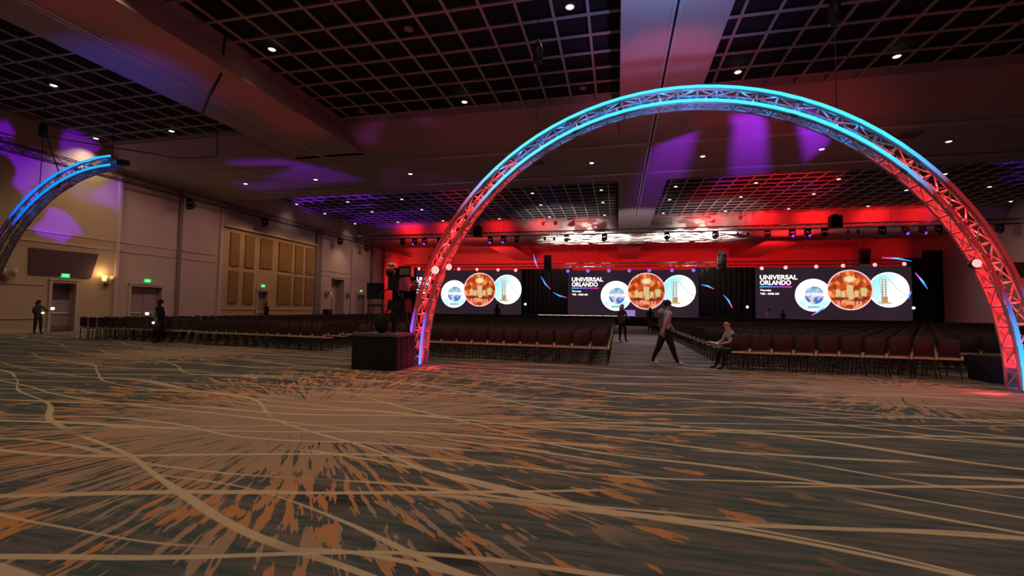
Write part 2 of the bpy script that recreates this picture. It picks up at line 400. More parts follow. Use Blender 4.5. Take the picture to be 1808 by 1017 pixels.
for i, (y0, y1, z0, z1) in enumerate(PN):
    col = {30.58: 'leftmost', 32.1: 'second', 33.8: 'third', 36.05: 'fourth', 38.25: 'fifth', 39.85: 'rightmost'}[y0]
    o = MB().box(XL + .005, XL + .1, y0, y1, z0, z1).build('acoustic_panel', M['panel'])
    tag(o, f"ochre acoustic wall panel, {'upper' if z0 > 4 else 'lower'} row, {col} column on the tan wall section", 'wall panel', 'acoustic panels on the left wall')
o = MB().prism([(17.7, 3.17), (20.65, 3.15), (21.0, 4.64), (17.66, 4.6)], 'x', XL + .004, XL + .07).build('recess_shade', M['recess_shade_mat'])  # flat dark sheet; the recess shade is put into its colour
tag(o, 'dark purple slanted panel painted as the shaded recess above the leftmost exit door', 'wall panel')
# doors
def door(n, y0, y1, z1, double=False, dark=True, inset=.28, fr=.13, transom=True):
    e = empty(f'door_{n}', (XL, (y0 + y1) / 2, 0)); e['kind'] = 'structure'; h = (y1 - y0) / 2
    f = MB(); f.box(0, .09, -h - fr, -h, 0, z1 + fr); f.box(0, .09, h, h + fr, 0, z1 + fr); f.box(0, .09, -h, h, z1, z1 + fr); f.box(0, .13, -h - fr - .04, h + fr + .04, z1 + fr, z1 + fr + .06)
    f.build('door_frame', M['trim'], e)
    n2 = 2 if double else 1; w = 2 * h / n2
    for k in range(n2):
        a = -h + k * w + .02; c = a + w - .04
        leaf = MB().box(-inset - .05, -inset, a, c, 0.02, z1 - .02).build('door_leaf', M['door'], e)
        MB().box(-inset, -inset + .06, a + .1, c - .1, 1.02, 1.10).build('push_bar', M['push'], leaf)
        if dark: MB().box(-inset, -inset + .01, a + .08, c - .08, z1 - .95, z1 - .12).build('dark_light', M['door_dark'], leaf)
        if dark: MB().box(-inset, -inset + .01, a + .02, c - .02, .05, .32).build('kick_plate', M['pilaster'], leaf)
door(1, 18.78, 19.93, 2.78); door(2, 23.0, 25.05, 2.8, True, False); door(3, 33.66, 34.85, 2.92, dark=False); door(5, 49.3, 51., 3.15, True, False)
e = empty('door_4', (XL - .9, 45.4, 0)); e['kind'] = 'structure'
MB().box(0.02, .06, -.55, .35, 0, 2.6).build('door_leaf', M['door'], e)
f = MB(); f.box(0.02, .1, -.7, -.55, 0, 2.75); f.box(.02, .1, .35, .5, 0, 2.75); f.box(.02, .1, -.55, .35, 2.6, 2.75); f.build('door_frame', M['trim'], e)
# exit signs
for i, (y, z, w) in enumerate(((19.36, 3.2, 'above the leftmost door'), (24.03, 3.2, 'above the double door left of the seats'), (34.25, 3.4, 'above the door in the tan wall section'), (45.2, 3.15, 'above the door inside the tall recess'), (50.15, 3.65, 'above the farthest door on the left wall'))):
    xx = XL + .06 if i != 3 else XL - .8
    e = empty('exit_sign', (xx, y, z), 0, 'small glowing green exit sign ' + w, 'exit sign')
    MB().box(-.03, .03, -.2, .2, -.1, .12).build('housing', M['exit'], e)
    to = text_obj('EXIT', 'lettering', M['exit_white'], e, 0.035, 0, -.06, width=.26, height=.13, align='CENTER'); to.rotation_euler = (0, 0, PI / 2)
# sconces
for y, z, on, w in ((16.75, 3.0, 0, 'unlit two-arm wall sconce left of the leftmost door'), (21.5, 3.0, 1, 'glowing two-arm brass wall sconce right of the leftmost door'), (43.3, 3.0, 0, 'small unlit wall sconce left of the tall recess'), (47.3, 3.0, 0, 'small unlit wall sconce right of the tall recess')):
    e = empty('sconce', (XL, y, z), 0, w, 'wall lamp')
    MB().lathe([(.05, -.28), (.13, -.2), (.1, 0), (.05, .1)], (.08, 0, 0), 12).build('back_plate', M['brass'], e, True)
    for s in (-1, 1):
        MB().tube([(.08, 0, -.1), (.2, s * .1, -.18), (.24, s * .22, -.08), (.24, s * .24, .02)], .018, 6).build('arm', M['brass'], e, True)
        lit = on and s == -1
        MB().lathe([(.07, 0), (.12, .16), (.15, .34)], (.24, s * .24, .02), 12).build('shade', M['sconce_glow'] if lit else M['trim'], e, True)
point((XL + .35, 21.2, 3.5), 22, (1, .6, .25), .1)

# ------------------------------------------------------------------ downlights
def make_down(lit):
    e = empty('recessed_downlight', (0, 0, 0))
    MB().lathe([(.17, .0), (.17, -.03), (.13, -.035), (.13, .0)], n=20).build('trim_ring', M['ring'], e, True)
    MB().lathe([(.125, .0), (.125, -.026), (.1, -.045), (.03, -.06)], n=16).build('lens', M['lamp'] if lit else M['lamp_off'], e, True)
    index_kids(e); return e
DL = {}
def down(x, y, z, lit, where, W=430, ang=120, col=(1, .80, .60), sc=1.):
    if lit not in DL: DL[lit] = make_down(lit); o = DL[lit]
    else: o = copy_tree(DL[lit])
    o.location = (x, y, z); o.scale = (sc, sc, 1)
    tag(o, ('glowing round ceiling downlight ' if lit else 'unlit round ceiling downlight ') + where, 'ceiling light', 'recessed ceiling downlights')
    if lit and W: spot((x, y, z - .1), (x, y, 0), W, col, 86 if (abs(x + 12.9) < .1 and y < 22) else ang, .9, .12)
g1 = ZG + .0
for x, y, lit, w in ((-12.9, 14.25, 1, 'in the middle lattice bay beside the big left beam'), (-7.2, 14.2, 0, 'in the middle lattice bay, near row'), (-1.52, 14.2, 1, 'at the top of the picture left of the central beam'),
                     (-7.1, 19.9, 1, 'in the middle lattice bay, far row'), (-12.6, 19.9, 0, 'in the far left corner of the middle lattice bay'), (-1.5, 19.7, 0, 'in the far right corner of the middle lattice bay'),
                     (4.78, 19.6, 1, 'just right of the central beam above the arch'), (10.35, 19.6, 1, 'in the right lattice bay'), (-24.8, 14.64, 1, 'in the left lattice bay, nearest'), (-30.2, 20.0, 1, 'in the left lattice bay beside the wall'), (-24.6, 20.0, 1, 'in the left lattice bay near the soffit')):
    down(x, y, g1, lit, w)
for i, x in enumerate((-25.46, -19.83, -12.91, -7.17, -1.47, 4.57, 10.37, 15.92)):
    down(x, 26.2, ZB, 1, f'in the wide plain soffit, {ordn(i + 1)} from the left', 200)
for j, y in enumerate((37.0, 41.3, 46.9)):
    for i, x in enumerate((-30.0, -24.5, -19.0, -12.5, -7.0, -1.3, 4.45, 10.2, 15.7, 22.2, 27.6, 32.8)):
        if proj((x, y, ZG))[0] > 1812: continue
        down(x, y, ZG, 1, f'in the far lattice, {("near", "middle", "far")[j]} row, {ordn(i + 1)} from the left', 60 if i % 2 == j % 2 else 0)
for x in (-12.9, -1.5, 4.8, 10.4, -24.8, -7.2):   # rows behind and above the photographer
    for y in (3., 8.6): spot((x, y, ZG - .1), (x, y, 0), 470, (1, .78, .56), 120, .9, .12)
# ceiling speakers / vents in the soffit
for x, y in ((-4.6, 25.6), (13.6, 25.0)):
    e = empty('air_vent', (x, y, ZB), 0, 'dark square ceiling vent in the plain soffit, ' + ('left of' if x < 0 else 'right of') + ' the central track', 'ceiling vent')
    MB().box(-.45, .45, -.4, .4, -.03, 0).build('frame', M['ring'], e)
    s = MB()
    for k in range(6): s.box(-.4, .4, -.34 + k * .12, -.28 + k * .12, -.05, -.03)
    s.build('louvre', M['pilaster'], e)

# ------------------------------------------------------------------ truss arches
def ledmat(name, stops, xc, strength):
    def fn(nt, x, y, z):
        a = mth(nt, 'DIVIDE', mth(nt, 'ARCTAN2', z, x), PI)
        return ramp(nt, a, stops)
    return emis_nodes(name, fn, strength)
cy = (.05, .62, 1.0); off = (.012, .006, .008); rd = (.14, .008, .010)  # rd: red lamp light on the unlit tube lengths, painted as dim emission
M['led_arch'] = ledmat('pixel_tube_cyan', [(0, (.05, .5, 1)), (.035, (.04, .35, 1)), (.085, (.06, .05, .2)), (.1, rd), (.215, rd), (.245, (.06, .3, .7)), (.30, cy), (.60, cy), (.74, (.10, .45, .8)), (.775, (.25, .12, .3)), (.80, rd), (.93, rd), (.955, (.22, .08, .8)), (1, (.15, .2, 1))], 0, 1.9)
M['led_half'] = ledmat('pixel_tube_blue', [(0, (0, .16, .9)), (.5, (.01, .34, 1)), (.62, (.0, .20, 1)), (.735, (.0, .10, .9)), (.762, off), (1, off)], 0, 1.9)
def scrim():  # sheet added so the lamps' colour fills the truss
    m, nt, b = nmat('added_scrim')
    b.inputs['Base Color'].default_value = (.30, .30, .32, 1); b.inputs['Roughness'].default_value = 1; b.inputs['Specular IOR Level'].default_value = 0
    t = nt.nodes.new('ShaderNodeBsdfTranslucent'); t.inputs[0].default_value = (.30, .30, .32, 1); tr = nt.nodes.new('ShaderNodeBsdfTransparent')
    m1 = nt.nodes.new('ShaderNodeMixShader'); m1.inputs[0].default_value = .4; nt.links.new(b.outputs[0], m1.inputs[1]); nt.links.new(t.outputs[0], m1.inputs[2])
    m2 = nt.nodes.new('ShaderNodeMixShader'); nt.links.new(m1.outputs[0], m2.inputs[1]); nt.links.new(tr.outputs[0], m2.inputs[2])
    tc = nt.nodes.new('ShaderNodeTexCoord').outputs['Object']; nt.links.new(mth(nt, 'MULTIPLY_ADD', noise(nt, tc, 40, 1), .3, .15), m2.inputs[0])
    nt.links.new(m2.outputs[0], nt.nodes['Material Output'].inputs[0]); return m
M['scrim'] = scrim()
M['sleeve'] = plain('dark_truss', (.20, .17, .17), .5, metal=.3)
def arch(name, xc, Y, R, a0, a1, label, ledm, tubes=True, h=.34, d=.36):
    e = empty(name, (xc, Y, 0.05), 0, label, 'truss arch')
    def P(rad, a, y): return (rad * math.cos(a), y, rad * math.sin(a))
    n = int(abs(a1 - a0) * R / .46); A = [a0 + (a1 - a0) * i / n for i in range(n + 1)]
    for rad in (R, R - h):
        for y in (-d / 2, d / 2): MB().tube([P(rad, a, y) for a in A], .031, 8).build('chord', M['alu'], e, True)
    for key in range(4):
        m = MB()
        for i in range(n):
            p, q = A[i], A[i + 1]; z = i % 2
            if key < 2:
                y = (-d / 2, d / 2)[key]; m.bar(P(R - h if z else R, p, y), P(R if z else R - h, q, y), .016, 5)
                m.bar(P(R, p, y), P(R - h, p, y), .018, 5)
            else:
                rad = (R, R - h)[key - 2]; m.bar(P(rad, p, -d / 2 if z else d / 2), P(rad, q, d / 2 if z else -d / 2), .016, 5)
                m.bar(P(rad, p, -d / 2), P(rad, p, d / 2), .018, 5)
        m.build('lacing', M['alu'], e)
    for k in range(1, 8):                                    # bolted section joints
        a = PI * k / 8
        if not (min(a0, a1) < a < max(a0, a1)): continue
        for rad in (R, R - h):
            for y in (-d / 2, d / 2): MB().bar(P(rad, a - .012, y), P(rad, a + .012, y), .045, 8).build('section_joint', M['sleeve'], e)
    sv = []; sf = []
    for a in A: sv += [P(R, a, d / 2 + .035), P(R - h, a, d / 2 + .035), P(R - h, a, d / 2 + .04), P(R, a, d / 2 + .04)]
    for i in range(n):
        o_ = i * 4
        for k in range(4): sf.append((o_ + k, o_ + (k + 1) % 4, o_ + 4 + (k + 1) % 4, o_ + 4 + k))
    MB().add(sv, sf).build('added_backing', M['scrim'], e)  # strip added behind the lacing to catch blue and red lamp light
    for a in (a0, a1):
        if abs(math.sin(a)) < .1:
            c = P(R - h / 2, a, 0); MB().box(c[0] - .3, c[0] + .3, -.22, .22, -.05, -.03).build('base_plate', M['sleeve'], e)
    for rad, nm in ((R + .05, 'outer'), (R - h + .045, 'inner')):
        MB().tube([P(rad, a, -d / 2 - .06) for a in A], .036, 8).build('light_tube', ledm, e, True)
    return e
AX, AY, AR = 1.48, 11.9, 7.1
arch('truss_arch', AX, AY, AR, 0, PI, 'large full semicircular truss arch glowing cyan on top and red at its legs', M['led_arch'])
HX, HY = -18.6, 13.1
arch('truss_arch', HX, HY, AR, PI / 2 + .01, PI, 'half truss arch at far left ending in mid air with a blue light tube', M['led_half'])
o = MB().box(-.02, .3, -.12, .12, -.16, .02).build('motor_box', M['black']); o.location = (HX + .12, HY, AR - .05)
tag(o, 'small dark box at the free end of the half arch', 'control box')
# red par lamps inside the truss
def make_par():
    e = empty('par_light', (0, 0, 0))
    MB().lathe([(.05, 0), (.075, .05), (.08, .14), (.078, .16)], n=12).build('can', M['black'], e, True)
    MB().lathe([(.07, .155), (.07, .17), (.04, .18)], n=12).build('lens', M['red_lens'], e, True)
    MB().tube([(-.09, 0, .08), (-.1, 0, .02), (-.07, 0, -.06), (.07, 0, -.06), (.1, 0, .02), (.09, 0, .08)], .008, 5).build('bracket', M['black'], e)
    index_kids(e); return e
par0 = None
def par(ang, xc, Y, where, aim=1, sc=1., W=16, rr=None):
    global par0
    if par0 is None: par0 = make_par(); o = par0
    else: o = copy_tree(par0)
    a = math.radians(ang); rr = rr or AR - .17
    o.location = (xc + rr * math.cos(a), Y, .05 + rr * math.sin(a)); o.rotation_euler = (0, (-a + (0 if aim > 0 else PI)), 0); o.scale = (sc,) * 3
    o['label'] = where; o['category'] = 'stage light'; o['group'] = 'red lamps inside the big arch'
    p = o.location
    if W: point((p.x + .0, Y, p.z + .24), W, (1, .015, .02), .04)
RA = [3 + 3.4 * i for i in range(14)]
for i, a in enumerate(RA):
    par(a, AX, AY, f'small red lamp inside the right leg of the big arch, {ordn(i + 1)} above the floor', W=24 if i < 11 else 13)
for i, a in enumerate([3 + 3.4 * i for i in range(15)]):
    par(180 - a, AX, AY, f'small red lamp inside the left leg of the big arch, {ordn(i + 1)} above the floor', W=24 if i < 11 else 13)
for i, a in enumerate((58, 66, 74, 83, 92, 101, 110, 119)):
    par(a, AX, AY, f'small red lamp under the cyan crown of the big arch, {ordn(i + 1)} from the right', W=1.2)
par(115.5, HX, HY, 'small red lamp clamped in the blue half arch', W=5)
for i in range(15):                                        # unseen point lamps added to boost the cyan tubes' blue spill
    a = math.radians(56 + i * 5.3); point((AX + (AR - .1) * math.cos(a), AY - .1, .05 + (AR - .1) * math.sin(a)), 7., (.01, .28, 1), .05)
for i in range(6):  # more unseen blue point lamps added inside the half arch
    a = math.radians(94 + i * 7.5); point((HX + (AR - .1) * math.cos(a), HY - .1, .05 + (AR - .1) * math.sin(a)), 2.2, (.01, .2, 1), .05)
# two dazzling red heads facing the hall
def head_bulb(x, z, r, w):
    e = empty('stage_lamp', (x, AY - .3, z), 0, w, 'stage light')
    MB().lathe([(r * .8, .16), (r, .06), (r, 0)], n=16, axis='y').build('can', M['black'], e, True)
    MB().ball((0, -.0, 0), (r * .9, .04, r * .9), 14, 8).build('lens', M['red_lens'], e, True)
    point((x, AY - .5, z), 14, (1, .03, .03), .05)
head_bulb(-4.9, 2.66, .13, 'dazzling round red lamp on the left side of the big arch, left of a twin')
head_bulb(-4.5, 2.74, .10, 'dazzling round red lamp on the left side of the big arch, right of a twin')
head_bulb(7.48, 2.72, .10, 'dazzling red lamp on the inner side of the arch right leg')
# blue and magenta spill at the feet
point((-5.75, 11.55, .35), 14, (.25, .08, 1), .06); point((8.75, 11.55, .5), 14, (.05, .3, 1), .06); point((-5.1, 11.4, .3), 14, (1, .05, .12), .06); point((7.6, 11.4, .3), 14, (1, .05, .12), .06)
# hoists and cables
def hoist(x, y, ztop, zbot, w, motor=None):
    e = empty('chain_hoist', (x, y, zbot), 0, w, 'hoist')
    MB().bar((0, 0, 0), (0, 0, ztop - zbot), .014, 6).build('chain', M['black'], e)
    if motor: m = motor - zbot; MB().lathe([(.06, -.3), (.13, -.26), (.14, .1), (.1, .26), (.04, .32)], (0, 0, m), 10).build('motor', M['black'], e, True); MB().bar((0, 0, m + .3), (0, 0, m + .42), .05, 8).build('hook', M['silver'], e)
hoist(-2.16, 12.0, 11.44, 6.12, 'black chain hoist holding the left shoulder of the big arch', 8.7)
hoist(5.08, 12.0, 11.44, 6.2, 'black chain hoist holding the right shoulder of the big arch', 8.85)
hoist(HX - .3, HY, 11.44, 7.2, 'thin pale rod holding the free end of the half arch')
hoist(-22.6, HY, 11.44, 5.9, 'dark chain hoist holding the outer part of the half arch', 8.6)
def cable(pts, w, r=.03):
    tag(MB().tube(pts, r, 6).build('cable', M['black'], None, True), w, 'cable')
cable([(-14.0, 13.2, ZG + .02), (-14.3, 13.4, 10.15), (-16.4, 14.8, 10.1), (-18.25, 16.2, 10.15), (-18.9, 16.6, 11.3)], 'black cable slung under the big left ceiling beam', .04)
cable([(-18.9, 16.6, 11.4), (-20., 18.6, 10.8), (-22, 20.6, 10.0), (-22.6, 19, 9.4), (-22.4, HY, 8.3), (-21.5, HY, 6.6)], 'dark cable drooping from the ceiling down to the half arch', .025)

# ------------------------------------------------------------------ black box trusses
def box_truss(p, q, w, label):
    p, q = Vector(p), Vector(q); L = (q - p).length; ang = math.atan2(q.y - p.y, q.x - p.x)
    e = empty('box_truss', p, ang, label, 'truss'); h = .2
    for sy in (-h, h):
        for sz in (-h, h): MB().bar((0, sy, sz), (L, sy, sz), .03, 6).build('chord', M['dark_alu'], e)
    m = MB(); n = int(L / .45); 
    for i in range(n):
        a, c = L * i / n, L * (i + 1) / n
        for sy in (-h, h): m.bar((a, sy, -h if i % 2 else h), (c, sy, h if i % 2 else -h), .014, 4)
        m.bar((a, -h, h if i % 2 else h), (c, h, h), .014, 4); m.bar((a, h, -h), (c, -h, -h), .014, 4)
    m.build('lacing', M['dark_alu'], e); return e
box_truss((-29.9, 6, 9.45), (-29.9, 62, 9.45), 0, 'long black lighting truss running along the left wall')
box_truss((-29.5, 47, 9.72), (33.6, 47, 9.72), 0, 'long black lighting truss crossing the hall in front of the stage')
for x in (-24, -12, 0, 12, 24): hoist(x, 47, 11.3, 9.9, f'thin hanger holding the cross truss, {ordn([-24, -12, 0, 12, 24].index(x) + 1)} from the left')
def make_head(lens):
    e = empty('moving_head_light', (0, 0, 0))
    MB().box(-.2, .2, -.16, .16, -.16, 0).build('base', M['black'], e)
    y = MB(); y.box(-.24, -.18, -.08, .08, -.55, -.12); y.box(.18, .24, -.08, .08, -.55, -.12); y.box(-.24, .24, -.07, .07, -.2, -.14); y.build('yoke', M['black'], e)
    h = MB().lathe([(.12, -.26), (.17, -.18), (.18, .12), (.14, .28)], n=12, axis='y').build('head', M['black'], e, True); h.location = (0, 0, -.48); h.rotation_euler = (math.radians(25), 0, 0)
    l = MB().ball((0, -.25, 0), (.12, .04, .12), 12, 8).build('lens', lens, h, True)
    index_kids(e); return e
H0 = {}
def head(x, kind, w, z=9.5, sc=1.15, rz=0, y=47):
    if kind not in H0: H0[kind] = make_head({'off': M['glass_lens'], 'violet': M['violet_lens']}[kind]); o = H0[kind]
    else: o = copy_tree(H0[kind])
    o.location = (x, y, z); o.scale = (sc,) * 3; o.rotation_euler = (0, 0, rz)
    tag(o, w, 'stage light', 'moving heads on the cross truss')
hx = [(-23.9, 0), (-22.4, 1), (-21.2, 1), (-19.4, 0), (-13.5, 1), (-12.0, 1), (-10.5, 0), (-5.2, 0), (-1.3, 0), (4.8, 0), (9.3, 0), (13.9, 0), (16.0, 1), (17.3, 1), (18.7, 0), (23.3, 0), (25.1, 1), (26.4, 1), (27.6, 0), (32.0, 0)]
for i, (x, v) in enumerate(hx):
    head(x, 'violet' if v else 'off', ('violet glowing' if v else 'dark unlit') + f' moving head light under the cross truss, {ordn(i + 1)} from the left', rz=random.uniform(-.5, .5))
for x, w in ((-14.7, 'left'), (19.3, 'right')):
    e = empty('projector', (x, 46.3, 9.95), 0, f'boxy black projector on the {w} half of the cross truss', 'projector')
    MB().box(-.45, .45, -.35, .35, -.6, .55).build('body', M['black'], e); MB().lathe([(.16, -.15), (.16, 0)], (0, .5, 0), 12, 'y').build('lens', M['glass_lens'], e); MB().box(-.2, .2, -.1, .5, .55, .7).build('clamp', M['black'], e)
def make_small():
    e = empty('pendant_lamp', (0, 0, 0)); MB().bar((0, 0, 0), (0, 0, -.2), .02, 6).build('stem', M['black'], e); MB().lathe([(.05, -.2), (.13, -.3), (.14, -.5), (.11, -.56)], n=10).build('can', M['black'], e, True); index_kids(e); return e
s0 = None
for i, x in enumerate((-7.5, -6.5, 11.3, 12.2, 20.6, 21.4)):
    if s0 is None: s0 = make_small(); o = s0
    else: o = copy_tree(s0)
    o.location = (x, 47, 9.52); tag(o, f'small dark can lamp under the cross truss, {ordn(i + 1)} from the left', 'stage light', 'small can lamps')
for i, (x, y) in enumerate(((-29.9, 44.), (-29.9, 26.), (-29.9, 49.5), (-29.9, 33.))):
    head(x, 'off', 'dark moving head light under the left wall truss, ' + ('above the dark pilaster', 'above the plain double doors', 'at its corner with the cross truss', 'above the tan wall')[i], z=9.25, y=y)

# ------------------------------------------------------------------ stage
YS = 55.
st = empty('stage', (1.6, 52, 0), 0, 'long low black stage deck under the three video screens', 'stage')
MB().box(-29.5, 28.2, 0, 8.5, .85, 1.0).build('deck', M['stage'], st); MB().box(-29.4, 28.1, .1, .2, 0, .85).build('skirt', M['black_cloth'], st)

for i in range(11):  # glowing strips made up to stand for a row of white marks
    o = MB().box(-.42, .42, -.04, .04, 0, .05).build('edge_mark', M['edge_white']); o.location = (-8.6 + i * .98 * .95, 52.2, 1.001)
    tag(o, f'short glowing strip made up for white marks at the stage edge, {ordn(i + 1)} from the left', 'white mark', 'white strips on the stage edge')
def drape(x0, x1, z0, z1, y, w):
    n = int((x1 - x0) / .12); v = []; f = []
    for i in range(n + 1):
        x = x0 + (x1 - x0) * i / n; yy = y + .09 * math.sin(i * 1.35) + .03 * math.sin(i * .61)
        v += [(x - x0, yy - y, 0), (x - x0, yy - y, z1 - z0), (x - x0, yy - y + .02, z1 - z0), (x - x0, yy - y + .02, 0)]
    for i in range(n):
        a, c = i * 4, (i + 1) * 4
        f += [(a, c, c + 1, a + 1), (a + 1, c + 1, c + 2, a + 2), (a + 2, c + 2, c + 3, a + 3)]
    o = MB().add(v, f).build('drape', M['black_cloth'], None, True); o.location = (x0, y, z0)
    tag(o, w, 'curtain', 'black stage drapes')
drape(-12.2, -5.4, 1.0, 6.75, 55.6, 'black drape between the left and middle screens')
drape(8.6, 15.4, 1.0, 6.75, 55.6, 'black drape between the middle and right screens')
drape(29.4, 32.0, 0, 7.6, 55.6, 'black drape at the right end of the stage')
drape(-29.6, -25.4, 1.0, 7.0, 55.6, 'black drape at the left end of the stage')
drape(32.2, 34.1, 0, 8.6, 57.5, 'dark curtain in the far right corner')
# video walls
def d_sky(nt, x, y, z):
    n = noise(nt, comb(nt, x, y, mth(nt, 'MULTIPLY', z, 1.5)), 1.1, 3)
    c = ramp(nt, mth(nt, 'MULTIPLY_ADD', z, .28, .5), [(0, (.75, .95, 1)), (.25, (.4, .8, 1)), (.42, (1, 1, 1)), (1, (.9, 1, 1))])
    return mixc(nt, mth(nt, 'MULTIPLY', sstep(nt, n, .5, .66), .6), c, (1, 1, 1))
def d_globe(nt, x, y, z):
    n = noise(nt, comb(nt, x, y, z), 2.0, 2)
    c = ramp(nt, mth(nt, 'MULTIPLY_ADD', z, .5, .5), [(0, (.05, .16, .62)), (.35, (.10, .22, .75)), (.6, (.45, .62, .85)), (1, (.02, .42, .68))])
    return mixc(nt, sstep(nt, n, .5, .6), c, (.78, .72, .72))
def d_orange(nt, x, y, z):
    vo = nd(nt, 'ShaderNodeTexVoronoi', Vector=comb(nt, x, y, z), Scale=2.1).outputs['Color']
    f = nd(nt, 'ShaderNodeSeparateXYZ', Vector=vo).outputs[0]
    n = noise(nt, comb(nt, x, y, z), 3.2, 3)
    c = ramp(nt, mth(nt, 'ADD', mth(nt, 'MULTIPLY', f, .55), mth(nt, 'MULTIPLY', n, .45)), [(0, (.10, .01, .005)), (.4, (.5, .06, .015)), (.6, (.95, .16, .03)), (.78, (1, .45, .12)), (1, (1, .85, .5))])
    glow = sstep(nt, mth(nt, 'SQRT', mth(nt, 'ADD', mth(nt, 'POWER', x, 2), mth(nt, 'POWER', mth(nt, 'MULTIPLY', mth(nt, 'SUBTRACT', z, 1.15), 1.6), 2))), .75, .25)
    c = mixc(nt, glow, c, (1, .8, .45))
    lime = sstep(nt, mth(nt, 'SQRT', mth(nt, 'ADD', mth(nt, 'POWER', mth(nt, 'SUBTRACT', x, 1.3), 2), mth(nt, 'POWER', mth(nt, 'ADD', z, .1), 2))), .5, .2)
    c = mixc(nt, mth(nt, 'MULTIPLY', lime, .8), c, (.45, .8, .12))
    band = mth(nt, 'MULTIPLY', sstep(nt, z, -1.15, -1.05), sstep(nt, z, -.75, -.85))
    return mixc(nt, mth(nt, 'MULTIPLY', band, .8), c, (.12, .01, .01))
def d_day(nt, x, y, z):
    f = mth(nt, 'ADD', mth(nt, 'MULTIPLY', x, .28), mth(nt, 'MULTIPLY_ADD', z, -.12, .5))
    return ramp(nt, f, [(0, (.25, .72, .95)), (.45, (.6, .9, 1)), (.62, (1, 1, .98)), (1, (1, 1, 1))])
M['d_sky'] = emis_nodes('picture_sky', d_sky, 1.25); M['d_globe'] = emis_nodes('picture_globe', d_globe, .95)
M['d_orange'] = emis_nodes('picture_orange_scene', d_orange, .95); M['d_day'] = emis_nodes('picture_daylight', d_day, 1.3)
M['ring_pink'] = emis('picture_ring_pink', (1, .55, .6), 1.2); M['ring_white'] = emis('picture_ring_white', (.95, .98, 1), 1.6)
M['tower'] = emis('picture_tower_brown', (.62, .36, .16), .8); M['tower2'] = emis('picture_tower_ochre', (.85, .62, .3), .85); M['rail'] = emis('picture_rail_grey', (.45, .55, .65), .8)
M['led_bg'] = emis_nodes('led_wall_background', lambda nt, x, y, z: mixc(nt, noise(nt, comb(nt, x, y, z), .3, 1), (.020, .011, .019), (.034, .019, .028)), 1.)
M['under'] = emis_nodes('title_underline', lambda nt, x, y, z: ramp(nt, mth(nt, 'DIVIDE', x, 3.2), [(0, (.05, .55, .7)), (.35, (.1, .2, .75)), (.6, (.3, .06, .5)), (1, (.75, .05, .25))]), 1.1)
M['letter_red'] = emis('picture_lettering_salmon', (1, .33, .25), .9)
def disc(name, r, mat, parent, x, y, z, n=48):
    o = MB().lathe([(r, 0), (r, -.02)], n=n, axis='y').build(name, mat, parent); o.location = (x, y, z); return o
def ringm(name, r, w, mat, parent):
    pts = []; mb = MB(); n = 56; vs = []; fs = []
    for i in range(n):
        t = 2 * PI * i / n
        for rr in (r - w, r + w):
            for y in (-.05, -.0): vs.append((rr * math.cos(t), y, rr * math.sin(t)))
    for i in range(n):
        a, c = i * 4, ((i + 1) % n) * 4
        fs += [(a, c, c + 2, a + 2), (a + 1, a + 3, c + 3, c + 1), (a, a + 1, c + 1, c), (a + 2, c + 2, c + 3, a + 3)]
    return mb.add(vs, fs).build(name, mat, parent)
